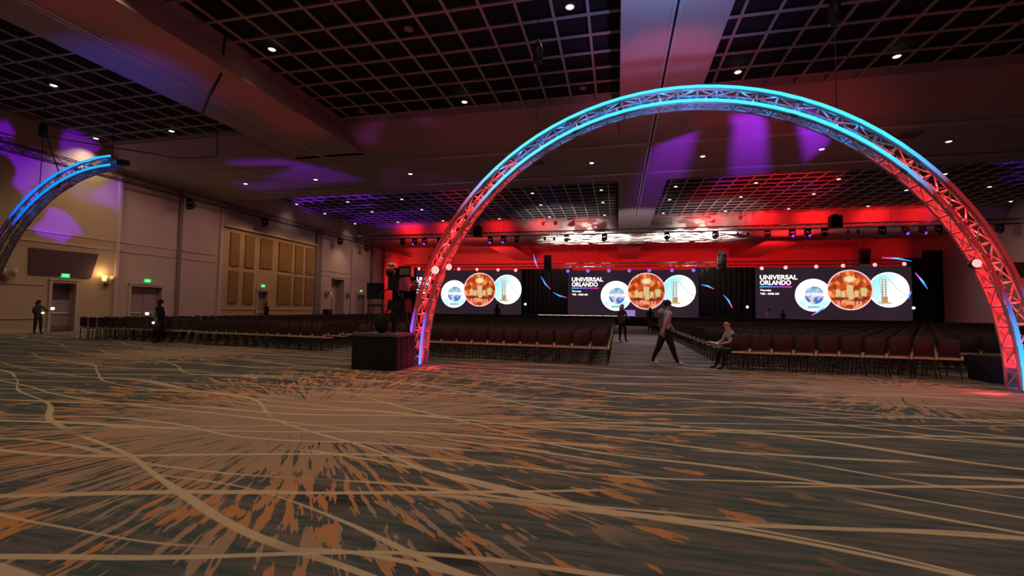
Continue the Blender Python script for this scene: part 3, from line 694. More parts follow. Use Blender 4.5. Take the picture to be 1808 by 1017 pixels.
def screen(xc, dz, w, label):
    e = empty('led_screen', (xc, YS, 1.01), 0, label, 'screen')
    MB().box(-w / 2, w / 2, 0, .15, .0, 5.45 + dz).build('panel', M['led_bg'], e)
    z0 = 0.0 + dz - 1.0
    text_obj('UNIVERSAL', 'title_lettering', M['text_white'], e, -6.98, -.03, 5.08 + z0, 3.75, .52, .028)
    text_obj('ORLANDO', 'title_lettering', M['text_white'], e, -6.98, -.03, 4.48 + z0, 3.1, .52, .028)
    u = MB().box(0, 3.2, -.02, 0, 0, .14).build('underline', M['under'], e); u.location = (-6.98, 0, 4.22 + z0)
    text_obj('Thursday', 'small_lettering', M['text_white'], e, -6.98, -.03, 3.76 + z0, 1.15, .24, .03)
    text_obj('9:00 - 10:00 AM', 'small_lettering', M['text_white'], e, -6.98, -.03, 3.40 + z0, 1.9, .22, .03)
    a = disc('picture_disc', 1.72, M['d_sky'], e, -1.74, -.02, 3.38 + z0); ringm('rim', 1.72, .05, M['ring_white'], a)
    gl = disc('globe', .95, M['d_globe'], a, .1, -.03, .0)
    text_obj('UNIVERSAL', 'lettering', M['text_white'], gl, -.05, -.04, -.12, 2.5, .36, .02, align='CENTER')
    MB().box(-.55, .55, -.03, -.021, -1.38, -1.2).build('pool', M['rail'], a)
    c = disc('picture_disc', 2.1, M['d_orange'], e, 1.72, -.06, 3.95 + z0); ringm('rim', 2.1, .055, M['ring_pink'], c)
    bl = MB()
    for k in range(7): bl.box(-1.15 + k * .34, -.93 + k * .34, -.04, -.021, -1.62 + .05 * (k % 2), -1.2)
    bl.build('lettering_blur', M['letter_red'], c)
    fg = MB()
    for k, (fx, fz, fr) in enumerate(((-1.1, -.15, .26), (-.62, -.3, .22), (0, .25, .34), (.1, -.45, .26), (.62, -.25, .22), (1.3, -.05, .28))): fg.lathe([(fr, -.03), (fr, -.021)], (fx, 0, fz), 12, 'y'); fg.box(fx - fr * .9, fx + fr * .9, -.028, -.021, fz - fr * 2.2, fz - fr * .6)
    fg.build('figure_shapes', M['tower2'], c)
    g_ = disc('picture_disc', 1.8, M['d_day'], e, 5.3, -.02, 3.98 + z0); ringm('rim', 1.8, .05, M['ring_white'], g_)
    tw = MB()
    for sx in (-.62, -.3): tw.box(sx, sx + .1, -.035, -.022, -1.15, 1.15)
    for k in range(9): tw.box(-.62, -.2, -.034, -.022, -1.1 + k * .27, -1.03 + k * .27)
    tw.box(-.68, -.1, -.033, -.022, -1.35, -.7)
    tw.build('tower', M['tower'], g_)
    MB().tube([(-.55, -.04, -1.1)] + [(-.42 + .42 * math.cos(t), -.04, 1.0 + .38 * math.sin(t)) for t in [PI - k * PI / 8 for k in range(8)]] + [(.35, -.04, .7), (.75, -.04, .1), (1.2, -.04, -.35), (1.6, -.04, -.6)], .028, 6).build('roller_coaster_track', M['rail'], g_)
    MB().box(-1.0, .2, -.032, -.022, -1.5, -1.28).build('crowd', M['tower2'], g_)
    return e
screen(1.58, 0, 14.9, 'middle video wall showing a title and three round pictures')
screen(22.4, .2, 14.8, 'right video wall, clearest of the three, with a title and three round pictures')
screen(-18.8, .12, 14.2, 'left video wall partly hidden behind the leg of the arch')
def top_lamp(x, z, lens, w, grp):
    e = empty('stage_lamp', (x, 54.4, z), 0, w, 'stage light', grp)
    MB().lathe([(.13, .25), (.17, .1), (.17, .02)], n=12, axis='y').build('can', M['black'], e, True)
    MB().ball((0, 0, 0), (.2, .05, .2), 12, 8).build('lens', lens, e, True)
for i, x in enumerate((-25.24, -19.75, -17.32, -14.56, -12.3)):
    top_lamp(x, 6.75 - .07 * i, M['red_lens'], f'glowing red lamp above the left video wall, {ordn(i + 1)} from the left', 'red lamps over the left screen')
for i, x in enumerate((-5.83, -3.45, -.99, 1.35, 3.59, 6.09, 8.42)):
    top_lamp(x, 6.33, M['blue_lens'], f'glowing blue lamp above the middle video wall, {ordn(i + 1)} from the left', 'blue lamps over the middle screen')
for i, x in enumerate((15.47, 17.83, 20.79, 23.31, 26.23, 28.87)):
    top_lamp(x, 6.5 + .07 * i, M['red_lens'], f'glowing red lamp above the right video wall, {ordn(i + 1)} from the left', 'red lamps over the right screen')
o = box_truss((-27.5, 54.9, 7.1), (31, 54.9, 7.1), 0, 'low black truss right above the three video walls')
# line arrays
for x, z0, z1, w in ((-8.08, 6.35, 8.1, 'between the left and middle screens'), (11.13, 6.3, 8.2, 'between the middle and right screens'), (24.7, 6.6, 8.3, 'above the right screen'), (-22.8, 6.6, 8.3, 'above the left screen')):
    e = empty('line_array_speaker', (x, 53, z0), 0, 'hanging black column of loudspeakers ' + w, 'loudspeaker')
    n = 6; hh = (z1 - z0) / n
    for k in range(n): MB().obox((0, .04 * (n - k), hh * (k + .5)), (.85, .6, hh * .92), Matrix.Rotation(-.05 * (n - k), 3, 'X')).build('speaker_box', M['black'], e)
    MB().bar((0, .2, z1 - z0), (0, .2, 11.3 - z0), .02, 6).build('hanger', M['black'], e)
# glowing light wands
M['wand'] = emis_nodes('pixel_wand', lambda nt, x, y, z: ramp(nt, y, [(0, (.03, .16, 1)), (.45, (.06, .45, 1)), (.7, (.5, .08, .8)), (1, (1, .08, .3))]), 1.6)
def wand(pts, w):
    """curved wand; local y carries position along it only through a tiny lean of the tube"""
    P = [Vector(p) for p in pts]; L = [0]
    for i in range(1, len(P)): L.append(L[-1] + (P[i] - P[i - 1]).length)
    mb = MB().tube([(p.x - P[0].x, l / L[-1], p.z - P[0].z) for p, l in zip(P, L)], [.03 + .06 * math.sin(PI * l / L[-1]) for l in L], 8)
    o = mb.build('light_wand', M['wand'], None, True); o.location = (P[0].x, 53.2, P[0].z); tag(o, w, 'light tube', 'thin glowing light wands around the stage')
wand([(-9.83, 0, 8.25), (-9.72, 0, 7.5), (-9.5, 0, 6.7)], 'short blue to pink light wand high above the drape left of the middle screen')
wand([(-8.9, 0, 5.6), (-8.5, 0, 4.8), (-7.9, 0, 4.1)], 'blue to pink light wand in the middle of the left black drape')
wand([(-7.4, 0, 3.7), (-6.8, 0, 3.35), (-5.95, 0, 3.12)], 'blue to pink light wand touching the left edge of the middle screen')
wand([(9.0, 0, 4.62), (9.8, 0, 4.5), (10.5, 0, 4.2)], 'blue to pink light wand beside the right edge of the middle screen')
wand([(11.3, 0, 3.5), (11.9, 0, 2.9), (12.4, 0, 2.1)], 'blue to pink light wand slanting down the right black drape')
wand([(21.0, 0, 2.25), (20.6, 0, 1.8), (20.2, 0, 1.4)], 'small blue light wand below the first picture of the right screen')
wand([(28.9, 0, 7.0), (27.9, 0, 7.35), (26.8, 0, 7.5)], 'flat blue light wand above the right end of the right screen')
wand([(30.15, 0, 4.2), (30.0, 0, 5.0), (29.7, 0, 5.9)], 'upright light wand on the drape right of the right screen')
wand([(28.5, 0, 3.2), (28.9, 0, 3.7), (29.3, 0, 4.0)], 'tiny pink light wand low at the right end of the stage')
cable([(-9.5, 53.3, 6.7), (-8.9, 53.3, 5.4), (-7.6, 53.3, 3.8), (-6, 53.3, 3.1)], 'thin wire linking the light wands left of the middle screen', .012)
cable([(10.4, 53.3, 4.2), (11.5, 53.3, 3.2), (12.4, 53.3, 2.1), (12.9, 53.3, 1.0)], 'thin wire linking the light wands right of the middle screen', .012)
for x, z, w in ((-10.8, 2.27, 'left of the middle screen'), (13.7, 2.22, 'right of the middle screen'), (-26.1, 2.4, 'at the left end of the stage'), (29.0, 2.3, 'at the right end of the stage')):
    e = empty('floor_lamp', (x, 53.4, 1.0), 0, 'small bright white lamp on a short stand ' + w, 'stage light')
    MB().bar((0, 0, 0), (0, 0, z - 1.1), .03, 6).build('stand', M['black'], e); MB().lathe([(.2, 0), (.2, .04)], n=12).build('base', M['black'], e)
    MB().ball((0, -.05, z - 1.), (.13, .1, .13), 12, 8).build('lens', M['white_lens'], e, True)
# lectern with screen
e = empty('lectern', (1.15, 51.0, 0), 0, 'dark lectern with a violet lit top in front of the middle screen', 'lectern')
MB().prism([(-.5, 0), (.5, 0), (.7, 1.05), (-.7, 1.05)], 'y', -.25, .25).build('body', M['case'], e); MB().obox((0, .02, 1.35), (1.5, .06, .75), Matrix.Rotation(-.25, 3, 'X')).build('screen', M['confidence'], e)
o = MB().box(-1.1, 1.1, -.5, .5, 0, .95).build('stage_step_unit', M['case']); o.location = (3.1, 51.0, 0); tag(o, 'low black block in front of the stage at the end of the aisle', 'stage step')

# ------------------------------------------------------------------ chairs
def chair_parts():
    P = []
    s = MB(); s.prism([(-.21, .48), (.23, .47), (.25, .505), (.2, .535), (-.18, .54), (-.215, .52)], 'x', -.215, .215); P.append(('seat', s, 'chair_cloth'))
    r = MB(); r.box(-.235, .235, -.245, -.205, .475, .525); r.box(-.235, -.205, -.22, .23, .455, .49); r.box(.205, .235, -.22, .23, .455, .49); r.box(-.235, .235, .215, .245, .45, .485); P.append(('seat_rail', r, 'chair_gold'))
    # rounded upholstered back, tilted
    n = 7; out = [(-.215, .56), (.215, .56)]
    out += [(.225, .9)] + [(.225 - .07 + .07 * math.cos(t), .93 + .07 * math.sin(t)) for t in [k * PI / 2 / 4 for k in range(1, 5)]]
    out += [(-(.225 - .07) - .07 * math.sin(t), .93 + .07 * math.cos(t)) for t in [k * PI / 2 / 4 for k in range(0, 4)]] + [(-.225, .9)]
    bk = MB(); N_ = len(out)
    vs = []
    for off_, sc in ((0, .95), (.012, 1.), (.042, 1.), (.055, .95)):
        for u, v in out: vs.append((u * sc, -.245 - (v - .5) * .16 + off_, .76 + (v - .76) * sc))
    fs = []
    for j in range(3):
        for i in range(N_): fs.append((j * N_ + i, j * N_ + (i + 1) % N_, (j + 1) * N_ + (i + 1) % N_, (j + 1) * N_ + i))
    fs += [tuple(range(N_))[::-1], tuple(range(3 * N_, 4 * N_))]
    bk.add(vs, fs); P.append(('backrest', bk, 'chair_cloth'))
    for sx in (-1, 1):
        l = MB(); l.tube([(sx * .225, -.30, 0), (sx * .225, -.25, .25), (sx * .222, -.232, .5), (sx * .222, -.262, .62)], .014, 6); P.append(('leg', l, 'chair_frame'))
        l = MB(); l.tube([(sx * .225, .25, 0), (sx * .222, .225, .25), (sx * .22, .22, .47)], .014, 6); P.append(('leg', l, 'chair_frame'))
    st_ = MB(); st_.bar((-.222, -.265, .17), (.222, -.265, .17), .009, 5); st_.bar((-.222, -.26, .28), (.222, -.26, .28), .009, 5); st_.bar((.224, -.26, .2), (.224, .235, .2), .009, 5); st_.bar((-.224, -.26, .2), (-.224, .235, .2), .009, 5); P.append(('stretcher', st_, 'chair_frame'))
    bq = MB(); bq.box(.235, .295, -.265, -.215, .475, .575); P.append(('linking_bracket', bq, 'chair_gold'))
    return P
CP = chair_parts()
def chair_proto():
    e = empty('banquet_chair', (0, 0, 0))
    for nme, mb, mt in CP: mb.build(nme, M[mt], e, nme in ('backrest', 'leg'))
    index_kids(e); return e
cm = MB(); order = ['chair_cloth', 'chair_gold', 'chair_frame']
for nme, mb, mt in CP: cm.cur = order.index(mt); cm.add(mb.v, mb.f)
whole = cm.mesh('banquet_chair', [M[k] for k in order])
pitch = .54
blocks = []   # (name, origin of the chair nearest its aisle, step direction, count, row step)
def blk(nm, x0, y0, ang, sgn, n, rows, where):
    blocks.append((nm, x0, y0, math.radians(ang), sgn, n, rows, where))
blk('R', 3.3, 13.95, -.5, 1, 56, 36, 'right of the aisle')
blk('B', -.5, 13.87, -4.2, -1, 17, 36, 'left of the aisle')
blk('C', -10.62, 14.75, -6.4, -1, 12, 36, 'behind the camera platform')
blk('E', -17.35, 15.85, -1.5, -1, 13, 35, 'nearest the left wall')
chairs = []
for nm, x0, y0, a, sg, n, rows, where in blocks:
    for r in range(rows):
        for k in range(n):
            x = x0 + sg * k * pitch * math.cos(a) - r * .0 * math.sin(a); y = y0 + sg * k * pitch * math.sin(a) + r * .96
            if y > 49 or x > 33 or (abs(x + 10.3) < .5 and abs(y - 38.4) < .5): continue
            if nm == 'R' and r == 0 and k > 9: continue
            if nm == 'R' and r <= 1 and k > 9: continue
            if nm == 'B' and r == 0 and k > 15: continue
            px, py = proj((x, y, .8))
            c = RW.transposed() @ (Vector((x, y, .8)) - CAM)
            chairs.append([-c.z, x, y, a, nm, r, k, where, -25 < px < 1833])
vis = sorted([c for c in chairs if c[8]], key=lambda c: c[0])
best, rest = vis[:300], vis[300:] + [c for c in chairs if not c[8]]
cp0 = chair_proto(); first = True
for i, (dep, x, y, a, nm, r, k, where, _) in enumerate(best):
    if i < 170:
        o = cp0 if first else copy_tree(cp0); first = False
    else:
        o = D.objects.new('banquet_chair', whole); COL.objects.link(o)
    o.location = (x, y, 0); o.rotation_euler = (0, 0, a + random.uniform(-.004, .004))
    rowt = 'rearmost row' if r == 0 else f'{ordn(r + 1)} row from the back'
    aisle = {'R': 'from the aisle', 'B': 'from the aisle', 'C': 'from its right', 'E': 'from its right'}[nm]
    bn = {'R': 'right block', 'B': 'centre block', 'C': 'left block', 'E': 'far left block'}[nm]
    tag(o, f'dark banquet chair, {bn}, {rowt}, {ordn(k + 1)} {aisle}', 'chair', 'rows of banquet chairs facing the stage')
# everything farther away as one mass of seating
tv = [v for v in cm.v]; lite = MB()
def lite_chair(m):
    for mt, bx in (('chair_cloth', (-.215, .215, -.20, .23, .47, .535)), ('chair_gold', (-.235, .235, -.245, -.205, .475, .525)), ('chair_gold', (-.235, -.205, -.22, .23, .455, .49)), ('chair_gold', (.235, .295, -.265, -.215, .475, .575)),
                   ('chair_frame', (-.235, -.21, -.27, -.245, 0, .5)), ('chair_frame', (.21, .235, -.27, -.245, 0, .5)), ('chair_frame', (-.235, -.21, .22, .245, 0, .47)), ('chair_frame', (.21, .235, .22, .245, 0, .47))):
        m.cur = order.index(mt); m.box(*bx)
    m.cur = 0; m.prism([(-.21, .56), (.21, .56), (.225, .93), (.19, .98), (.12, 1.), (-.12, 1.), (-.19, .98), (-.225, .93)], 'y', -.31, -.265)
lite_chair(lite)
V0 = np.array(lite.v); F0 = lite.f; MI0 = lite.mi; vv = []; ff = []; mm = []
for c in rest:
    ca, sa = math.cos(c[3]), math.sin(c[3]); o = len(vv) * len(V0)
    vv.append(np.stack([V0[:, 0] * ca - V0[:, 1] * sa + c[1], V0[:, 0] * sa + V0[:, 1] * ca + c[2], V0[:, 2]], 1))
    ff += [tuple(i + o for i in f) for f in F0]; mm += MI0
big = MB(); big.v = [tuple(p) for p in np.concatenate(vv)]; big.f = ff; big.mi = mm
o = big.build('banquet_chair_rows', [M[k] for k in order]); tag(o, 'mass of dark banquet chairs in rows reaching to the stage', 'chairs', kind='stuff')

# ------------------------------------------------------------------ camera platform
e = empty('camera_riser', (-6.08, 11.06, 0), 0, 'black skirted square riser beside the left leg of the arch', 'riser')
MB().box(-.64, .64, -.55, .55, .86, .93).build('top', M['riser_top'], e)
sk = MB(); n = 60
pts = []
for i in range(n):
    t = i / n * 4; k = int(t); u = t - k; w = .012 * math.sin(i * 2.4)
    c_ = [(-.63 + 1.26 * u, -.54 - w), (.63 + w, -.54 + 1.08 * u), (.63 - 1.26 * u, .54 + w), (-.63 - w, .54 - 1.08 * u)][k]; pts.append(c_)
vs = [(x, y, 0.0) for x, y in pts] + [(x, y, .86) for x, y in pts]
sk.add(vs, [(i, (i + 1) % n, n + (i + 1) % n, n + i) for i in range(n)]).build('skirt', M['black_cloth'], e)
for sx in (-1, 1):
    for sy in (-1, 1): MB().bar((sx * .58, sy * .48, 0), (sx * .58, sy * .48, .86), .025, 6).build('leg', M['black'], e)
ZT = .93
e = empty('director_chair', (-6.38, 11.2, ZT), .15, 'tall dark stool with a square backrest on the camera riser', 'chair')
for sx in (-1, 1):
    for sy in (-1, 1): MB().bar((sx * .24, sy * .2, 0), (sx * .2, sy * .17, .72), .015, 6).build('leg', M['black'], e)
    MB().bar((sx * .2, -.18, .72), (sx * .22, -.22, 1.34), .014, 6).build('back_post', M['black'], e)
MB().box(-.22, .22, -.2, .2, .70, .77).build('seat', M['chair_frame'], e); MB().obox((0, -.21, 1.12), (.47, .04, .44), Matrix.Rotation(.06, 3, 'X')).build('backrest', M['black_cloth'], e)
s = MB(); 
for z in (.25,): s.bar((-.23, -.19, z), (.23, -.19, z), .01, 5); s.bar((-.23, .19, z), (.23, .19, z), .01, 5)
s.build('footrest', M['black'], e)
e = empty('broadcast_camera', (-5.78, 11.25, ZT), 0, 'large black broadcast camera on a tripod on the riser beside the arch', 'camera')
for k in range(3):
    a = k * 2 * PI / 3 + .6; l = MB().tube([(0, 0, .95), (.16 * math.cos(a), .16 * math.sin(a), .6), (.3 * math.cos(a), .3 * math.sin(a), 0)], [.05, .045, .025], 8).build('tripod_leg', M['black'], e, True)
MB().lathe([(.09, .9), (.11, 1.0), (.08, 1.08), (.12, 1.14)], n=12).build('pan_head', M['black'], e, True)
MB().box(-.16, .17, -.35, .3, 1.14, 1.52).build('body', M['black'], e)
MB().lathe([(.11, .3), (.13, .5), (.14, .8), (.16, .86)], (0, 0, 1.33), 16, 'y').build('lens', M['glass_lens'], e, True)
v = MB().box(.12, .48, -.32, -.12, 1.50, 1.78).build('viewfinder', M['black'], e); MB().box(.16, .44, -.33, -.32, 1.55, 1.72).build('hood_screen', M['screen_off'], v)
MB().tube([(-.1, -.3, 1.2), (-.2, -.5, 1.1), (-.25, -.62, .98)], .015, 6).build('pan_handle', M['black'], e); MB().tube([(.1, -.3, 1.2), (.22, -.5, 1.1), (.3, -.6, .98)], .015, 6).build('pan_handle', M['black'], e)
MB().lathe([(.07, 1.52), (.13, 1.6), (.13, 1.72), (.06, 1.76)], (-.22, -.1, -.02), 12).build('talkback_unit', M['black'], e, True)
MB().ball((-.2, -.1, 1.84), (.13, .09, .07), 12, 8).build('work_light', M['silver'], e, True)
MB().box(-.14, .2, -.36, -.34, .62, .88).build('control_box', M['black'], e)
MB().box(-.05, .28, -.2, .18, .55, .92).build('battery_pack', M['black_cloth'], e)
e = empty('equipment_bag', (-6.02, 10.78, ZT), 0, 'soft black equipment bag below the stool on the riser', 'bag')
MB().ball((0, 0, .26), (.19, .16, .26), 14, 10).build('bag_body', M['black_cloth'], e, True); MB().tube([(.1, -.1, .45), (.2, -.15, .6), (.32, -.12, .62), (.36, -.1, .45), (.3, -.1, .3)], .012, 6).build('strap', M['black'], e)
for x, z in ((-5.88, 1.32), (-5.66, 1.18)):
    pass
# right hand platform
o = MB().box(-.33, .33, -.4, .4, 0, .62).build('equipment_case', M['case']); o.location = (9.02, 13.5, 0); tag(o, 'black equipment case beside the right leg of the arch', 'case')
e = empty('monitor_stand', (9.45, 12.9, 0), 0, 'wide black monitor on a dark pole at the right edge of the picture', 'monitor')
MB().box(-.55, .9, -.05, .12, 2.5, 2.86).build('monitor', M['black'], e); MB().bar((.2, 0, .03), (.2, 0, 2.5), .035, 8).build('pole', M['black'], e); MB().lathe([(.32, 0), (.3, .03)], (.2, 0, 0), 16).build('base', M['black'], e)

# ------------------------------------------------------------------ people
SK = {k: plain('skin_' + k, c, .6, var=.06, scale=20) for k, c in dict(light=(.50, .30, .22), mid=(.35, .19, .13), dark=(.16, .08, .055)).items()}
CL = {}
def cloth(c):
    if c not in CL: CL[c] = plain('cloth_%d' % len(CL), c, .9, var=.15, scale=14)
    return CL[c]
def person(loc, rz, h, label, shirt, pants, shoes, skin='mid', pose='stand', hair=None, hairlen=0, arms='down', legs=(0., 0.), lean=0., bald=False, bulk=1., extras=None, sleeves=True):
    k = h / 1.75
    J = {}; V = []; E_ = []; Rr = []; lab = []
    def a(name, p, r, par=None, m=None):
        J[name] = len(V); V.append(Vector(p)); Rr.append(r if isinstance(r, tuple) else (r, r))
        if par is not None: E_.append((J[par], J[name])); lab.append((J[par], J[name], m))
    hz = .93 if pose != 'sit' else .56
    ly = lambda z: lean * (z - hz)             # forward lean grows with height
    a('pelvis', (0, ly(hz), hz), (.155 * bulk, .11 * bulk))
    for nme, z, rx, ry, m in (('waist', hz + .17, .14, .105, 1), ('chest', hz + .36, .165, .12, 1), ('upper', hz + .48, .13, .095, 1), ('neck', hz + .57, .058, .058, 0)):
        a(nme, (0, ly(z), z), (rx * bulk if z < hz + .5 else rx, ry * bulk if z < hz + .5 else ry), list(J)[-1], m)
    a('skull', (0, ly(hz + .66) + .015, hz + .66), (.072, .085), 'neck', 0); a('crown', (0, ly(hz + .75) + .005, hz + .755), (.078, .09), 'skull', 0); a('top', (0, ly(hz + .8), hz + .80), (.05, .06), 'crown', 0)
    a('nose', (0, ly(hz + .69) + .118, hz + .69), .013, 'skull', 0)
    for s_, sn in ((-1, 'l'), (1, 'r')):
        a('ear' + sn, (s_ * .088, ly(hz + .7) + .0, hz + .70), .014, 'crown', 0)
        sh = Vector((s_ * .175 * bulk, ly(hz + .49), hz + .49)); a('sh' + sn, sh, .062 * bulk, 'upper', 1)
        am = arms if isinstance(arms, str) else arms[0 if s_ < 0 else 1]
        if am == 'down': el = sh + Vector((s_ * .05, -.02, -.29)); wr = el + Vector((s_ * .01, .07, -.25)); hd = wr + Vector((0, .02, -.08))
        elif am == 'swingf': el = sh + Vector((s_ * .03, .12, -.27)); wr = el + Vector((0, .16, -.19)); hd = wr + Vector((0, .05, -.06))
        elif am == 'swingb': el = sh + Vector((s_ * .03, -.14, -.26)); wr = el + Vector((0, -.06, -.25)); hd = wr + Vector((0, .01, -.08))
        elif am == 'fwd': el = sh + Vector((s_ * .02, .08, -.28)); wr = el + Vector((-s_ * .07, .25, -.03)); hd = wr + Vector((-s_ * .02, .08, 0))
        elif am == 'reach': el = sh + Vector((s_ * .02, .20, -.20)); wr = el + Vector((0, .25, .0)); hd = wr + Vector((0, .09, .0))
        elif am == 'lap': el = sh + Vector((s_ * .05, .10, -.26)); wr = el + Vector((-s_ * .08, .24, -.06)); hd = wr + Vector((-s_ * .02, .08, -.01))
        elif am == 'hip': el = sh + Vector((s_ * .16, -.02, -.25)); wr = el + Vector((-s_ * .14, .1, -.15)); hd = wr + Vector((-s_ * .04, .05, 0))
        a('el' + sn, el, .045 * bulk, 'sh' + sn, 1); a('wr' + sn, wr, .029, 'el' + sn, 1 if sleeves else 0); a('hd' + sn, hd, (.038, .02), 'wr' + sn, 0)
        d = (hd - wr).normalized(); side = Vector((0, 0, 1)).cross(d); side = side.normalized() if side.length > .2 else Vector((0, 1, 0))
        for q in range(4):
            o_ = side * (.027 - .018 * q); ln = (.075, .085, .08, .062)[q]; dn = Vector((0, 0, -1)) if abs(d.z) < .7 else Vector((-s_, 0, 0))
            a(f'f{sn}{q}a', hd + o_ + d * (.03 + ln * .4), .0095, 'hd' + sn, 0); a(f'f{sn}{q}b', hd + o_ + d * (.03 + ln * .8) + dn * .02, .008, f'f{sn}{q}a', 0)
        a('th' + sn, wr + side * .045 + d * .045, .011, 'wr' + sn, 0); a('tt' + sn, wr + side * .055 + d * .09, .009, 'th' + sn, 0)
        # legs
        hp = Vector((s_ * .09, ly(hz - .04), hz - .05)); a('hp' + sn, hp, .098 * bulk, 'pelvis', 2)
        lg = legs[0 if s_ < 0 else 1]
        if pose == 'sit':
            kn = hp + Vector((s_ * .05, .42, .03)); an = Vector((kn.x, kn.y + lg, .09)); 
        else:
            kn = hp + Vector((s_ * .01, lg * .5 + .02, -.42)); an = Vector((hp.x + s_ * .01, lg, .09))
        a('kn' + sn, kn, .066 * bulk, 'hp' + sn, 2); md = kn.lerp(an, .4); a('cf' + sn, md + Vector((0, -.015, 0)), .056 * bulk, 'kn' + sn, 2); a('an' + sn, an, .042, 'cf' + sn, 2)
        a('fb' + sn, an + Vector((0, .06, -.045)), (.042, .04), 'an' + sn, 3); a('to' + sn, an + Vector((s_ * .01, .17, -.058)), (.04, .028), 'fb' + sn, 3)
    root = empty('person', loc, rz, label, 'person')
    me = D.meshes.new('body'); me.from_pydata([tuple(v * k) for v in V], E_, [])
    ob = D.objects.new('tmp', me); COL.objects.link(ob)
    md = ob.modifiers.new('s', 'SKIN'); md.use_smooth_shade = True; md.branch_smoothing = .3
    sv = me.skin_vertices[0].data
    for i, r in enumerate(Rr): sv[i].radius = (r[0] * k, r[1] * k); sv[i].use_root = (i == 0)
    ss = ob.modifiers.new('u', 'SUBSURF'); ss.levels = 1; ss.render_levels = 1
    dg = bpy.context.evaluated_depsgraph_get(); m2 = D.meshes.new_from_object(ob.evaluated_get(dg)); D.objects.remove(ob)
    m2.materials.clear()
    for m in (SK[skin], cloth(shirt), cloth(pants), cloth(shoes)): m2.materials.append(m)
    A = np.array([V[i] * k for i, j, m in lab]); B = np.array([V[j] * k for i, j, m in lab]); rr = np.array([(max(Rr[i]) + max(Rr[j])) / 2 * k for i, j, m in lab]); ml = [m for *_, m in lab]
    AB = B - A; L2 = (AB ** 2).sum(1)
    for p in m2.polygons:
        c = np.array(p.center); t = np.clip(((c - A) * AB).sum(1) / L2, 0, 1); d = np.linalg.norm(A + AB * t[:, None] - c, axis=1) - rr
        p.material_index = ml[int(np.argmin(d))]; p.use_smooth = True
    body = D.objects.new('body', m2); COL.objects.link(body); body.parent = root
    top = hz + .75
    if not bald:
        hc = cloth(hair or (.02, .013, .01)); hb = MB(); y0 = ly(top)
        hb.ball((0, (y0 - .012) * k, (top + .005) * k), (.096 * k, .108 * k, .10 * k), 14, 10)
        if hairlen: hb.tube([(0, (y0 - .05) * k, top * k), (0, (y0 - .09) * k, (top - hairlen * .5) * k), (0, (y0 - .1) * k, (top - hairlen) * k)], [.085 * k, .095 * k, .045 * k], 12)
        hb.build('hair', hc, root, True)
    ey = MB()
    for s_ in (-1, 1): ey.ball((s_ * .03 * k, (ly(top) + .088) * k, (top - .035) * k), .011 * k, 8, 6)
    ey.build('eyes', cloth((.01, .01, .01)), root, True)
    Jw = lambda n_: V[J[n_]] * k
    if extras: extras(root, Jw, k)
    return root, Jw
def wpos(root, v): return Matrix.Translation(root.location) @ Matrix.Rotation(root.rotation_euler.z, 4, 'Z') @ Vector(v)
# woman by the left wall
def ex1(r, J, k):
    MB().ball((0, -.17 * k, 1.22 * k), (.15 * k, .12 * k, .22 * k), 12, 8).build('backpack', cloth((.012, .012, .02)), r, True)
R1, J1 = person((-29.2, 17.2, 0), -PI / 2, 1.74, 'dark-haired person with a backpack holding two lights by the left wall', (.014, .011, .02), (.012, .01, .012), (.02, .015, .015), 'dark', hair=(.02, .008, .004), hairlen=.22, arms=('reach', 'fwd'), legs=(.08, -.05), extras=ex1)
def torch(root, Jp, w, sc=1.):
    p = wpos(root, Jp); e = empty('flashlight', p, 0, w, 'flashlight')
    MB().bar((0, 0, -.06), (0, 0, .04), .018, 8).build('handle', M['black'], e); MB().ball((0, 0, .06), (.055 * sc, .055 * sc, .045 * sc), 10, 8).build('bulb', M['torch'], e, True)
    point(p + Vector((.1, -.1, .12)), 2.5, (1, .75, .45), .04)
torch(R1, J1('hdl') + Vector((0, .12, .06)), 'bright flashlight held out farthest by the person at the left wall', 1.5)
torch(R1, J1('hdr') + Vector((0, .08, -.06)), 'fainter flashlight held near the body of the person at the left wall')
# man in front of the left seats
def ex2(r, J, k):
    MB().box(-.07 * k, .05 * k, .195 * k, .205 * k, 1.02 * k, 1.18 * k).build('badge', cloth((.55, .52, .55)), r)
    MB().tube([(-.06 * k, .06 * k, 1.48 * k), (-.05 * k, .16 * k, 1.33 * k), (-.01 * k, .18 * k, 1.18 * k)], .006, 5).build('lanyard', cloth((.4, .3, .3)), r)
    c = MB().lathe([(.27, .28), (.26, .7), (.23, 1.0), (.25, 1.25), (.16, 1.42)], (0, 0, 0), 18); c.v = [(x * k * 1.05, y * k * .72, z * k) for x, y, z in c.v]; c.build('coat', cloth((.014, .008, .012)), r, True)
R2, J2 = person((-18.84, 15.2, 0), PI - .9, 1.8, 'person in a long dark coat with a white badge in front of the left seats', (.016, .008, .014), (.012, .008, .01), (.01, .01, .01), 'dark', hair=(.04, .012, .01), arms=('down', 'fwd'), bulk=1.5, extras=ex2)
torch(R2, J2('hdr') + Vector((0, .05, .02)), 'bright flashlight at the waist of the person with the white badge', 1.2)
torch(R2, J2('hdl') + Vector((0, .04, -.03)), 'small reddish flashlight hanging in the lowered hand of the badge wearer')
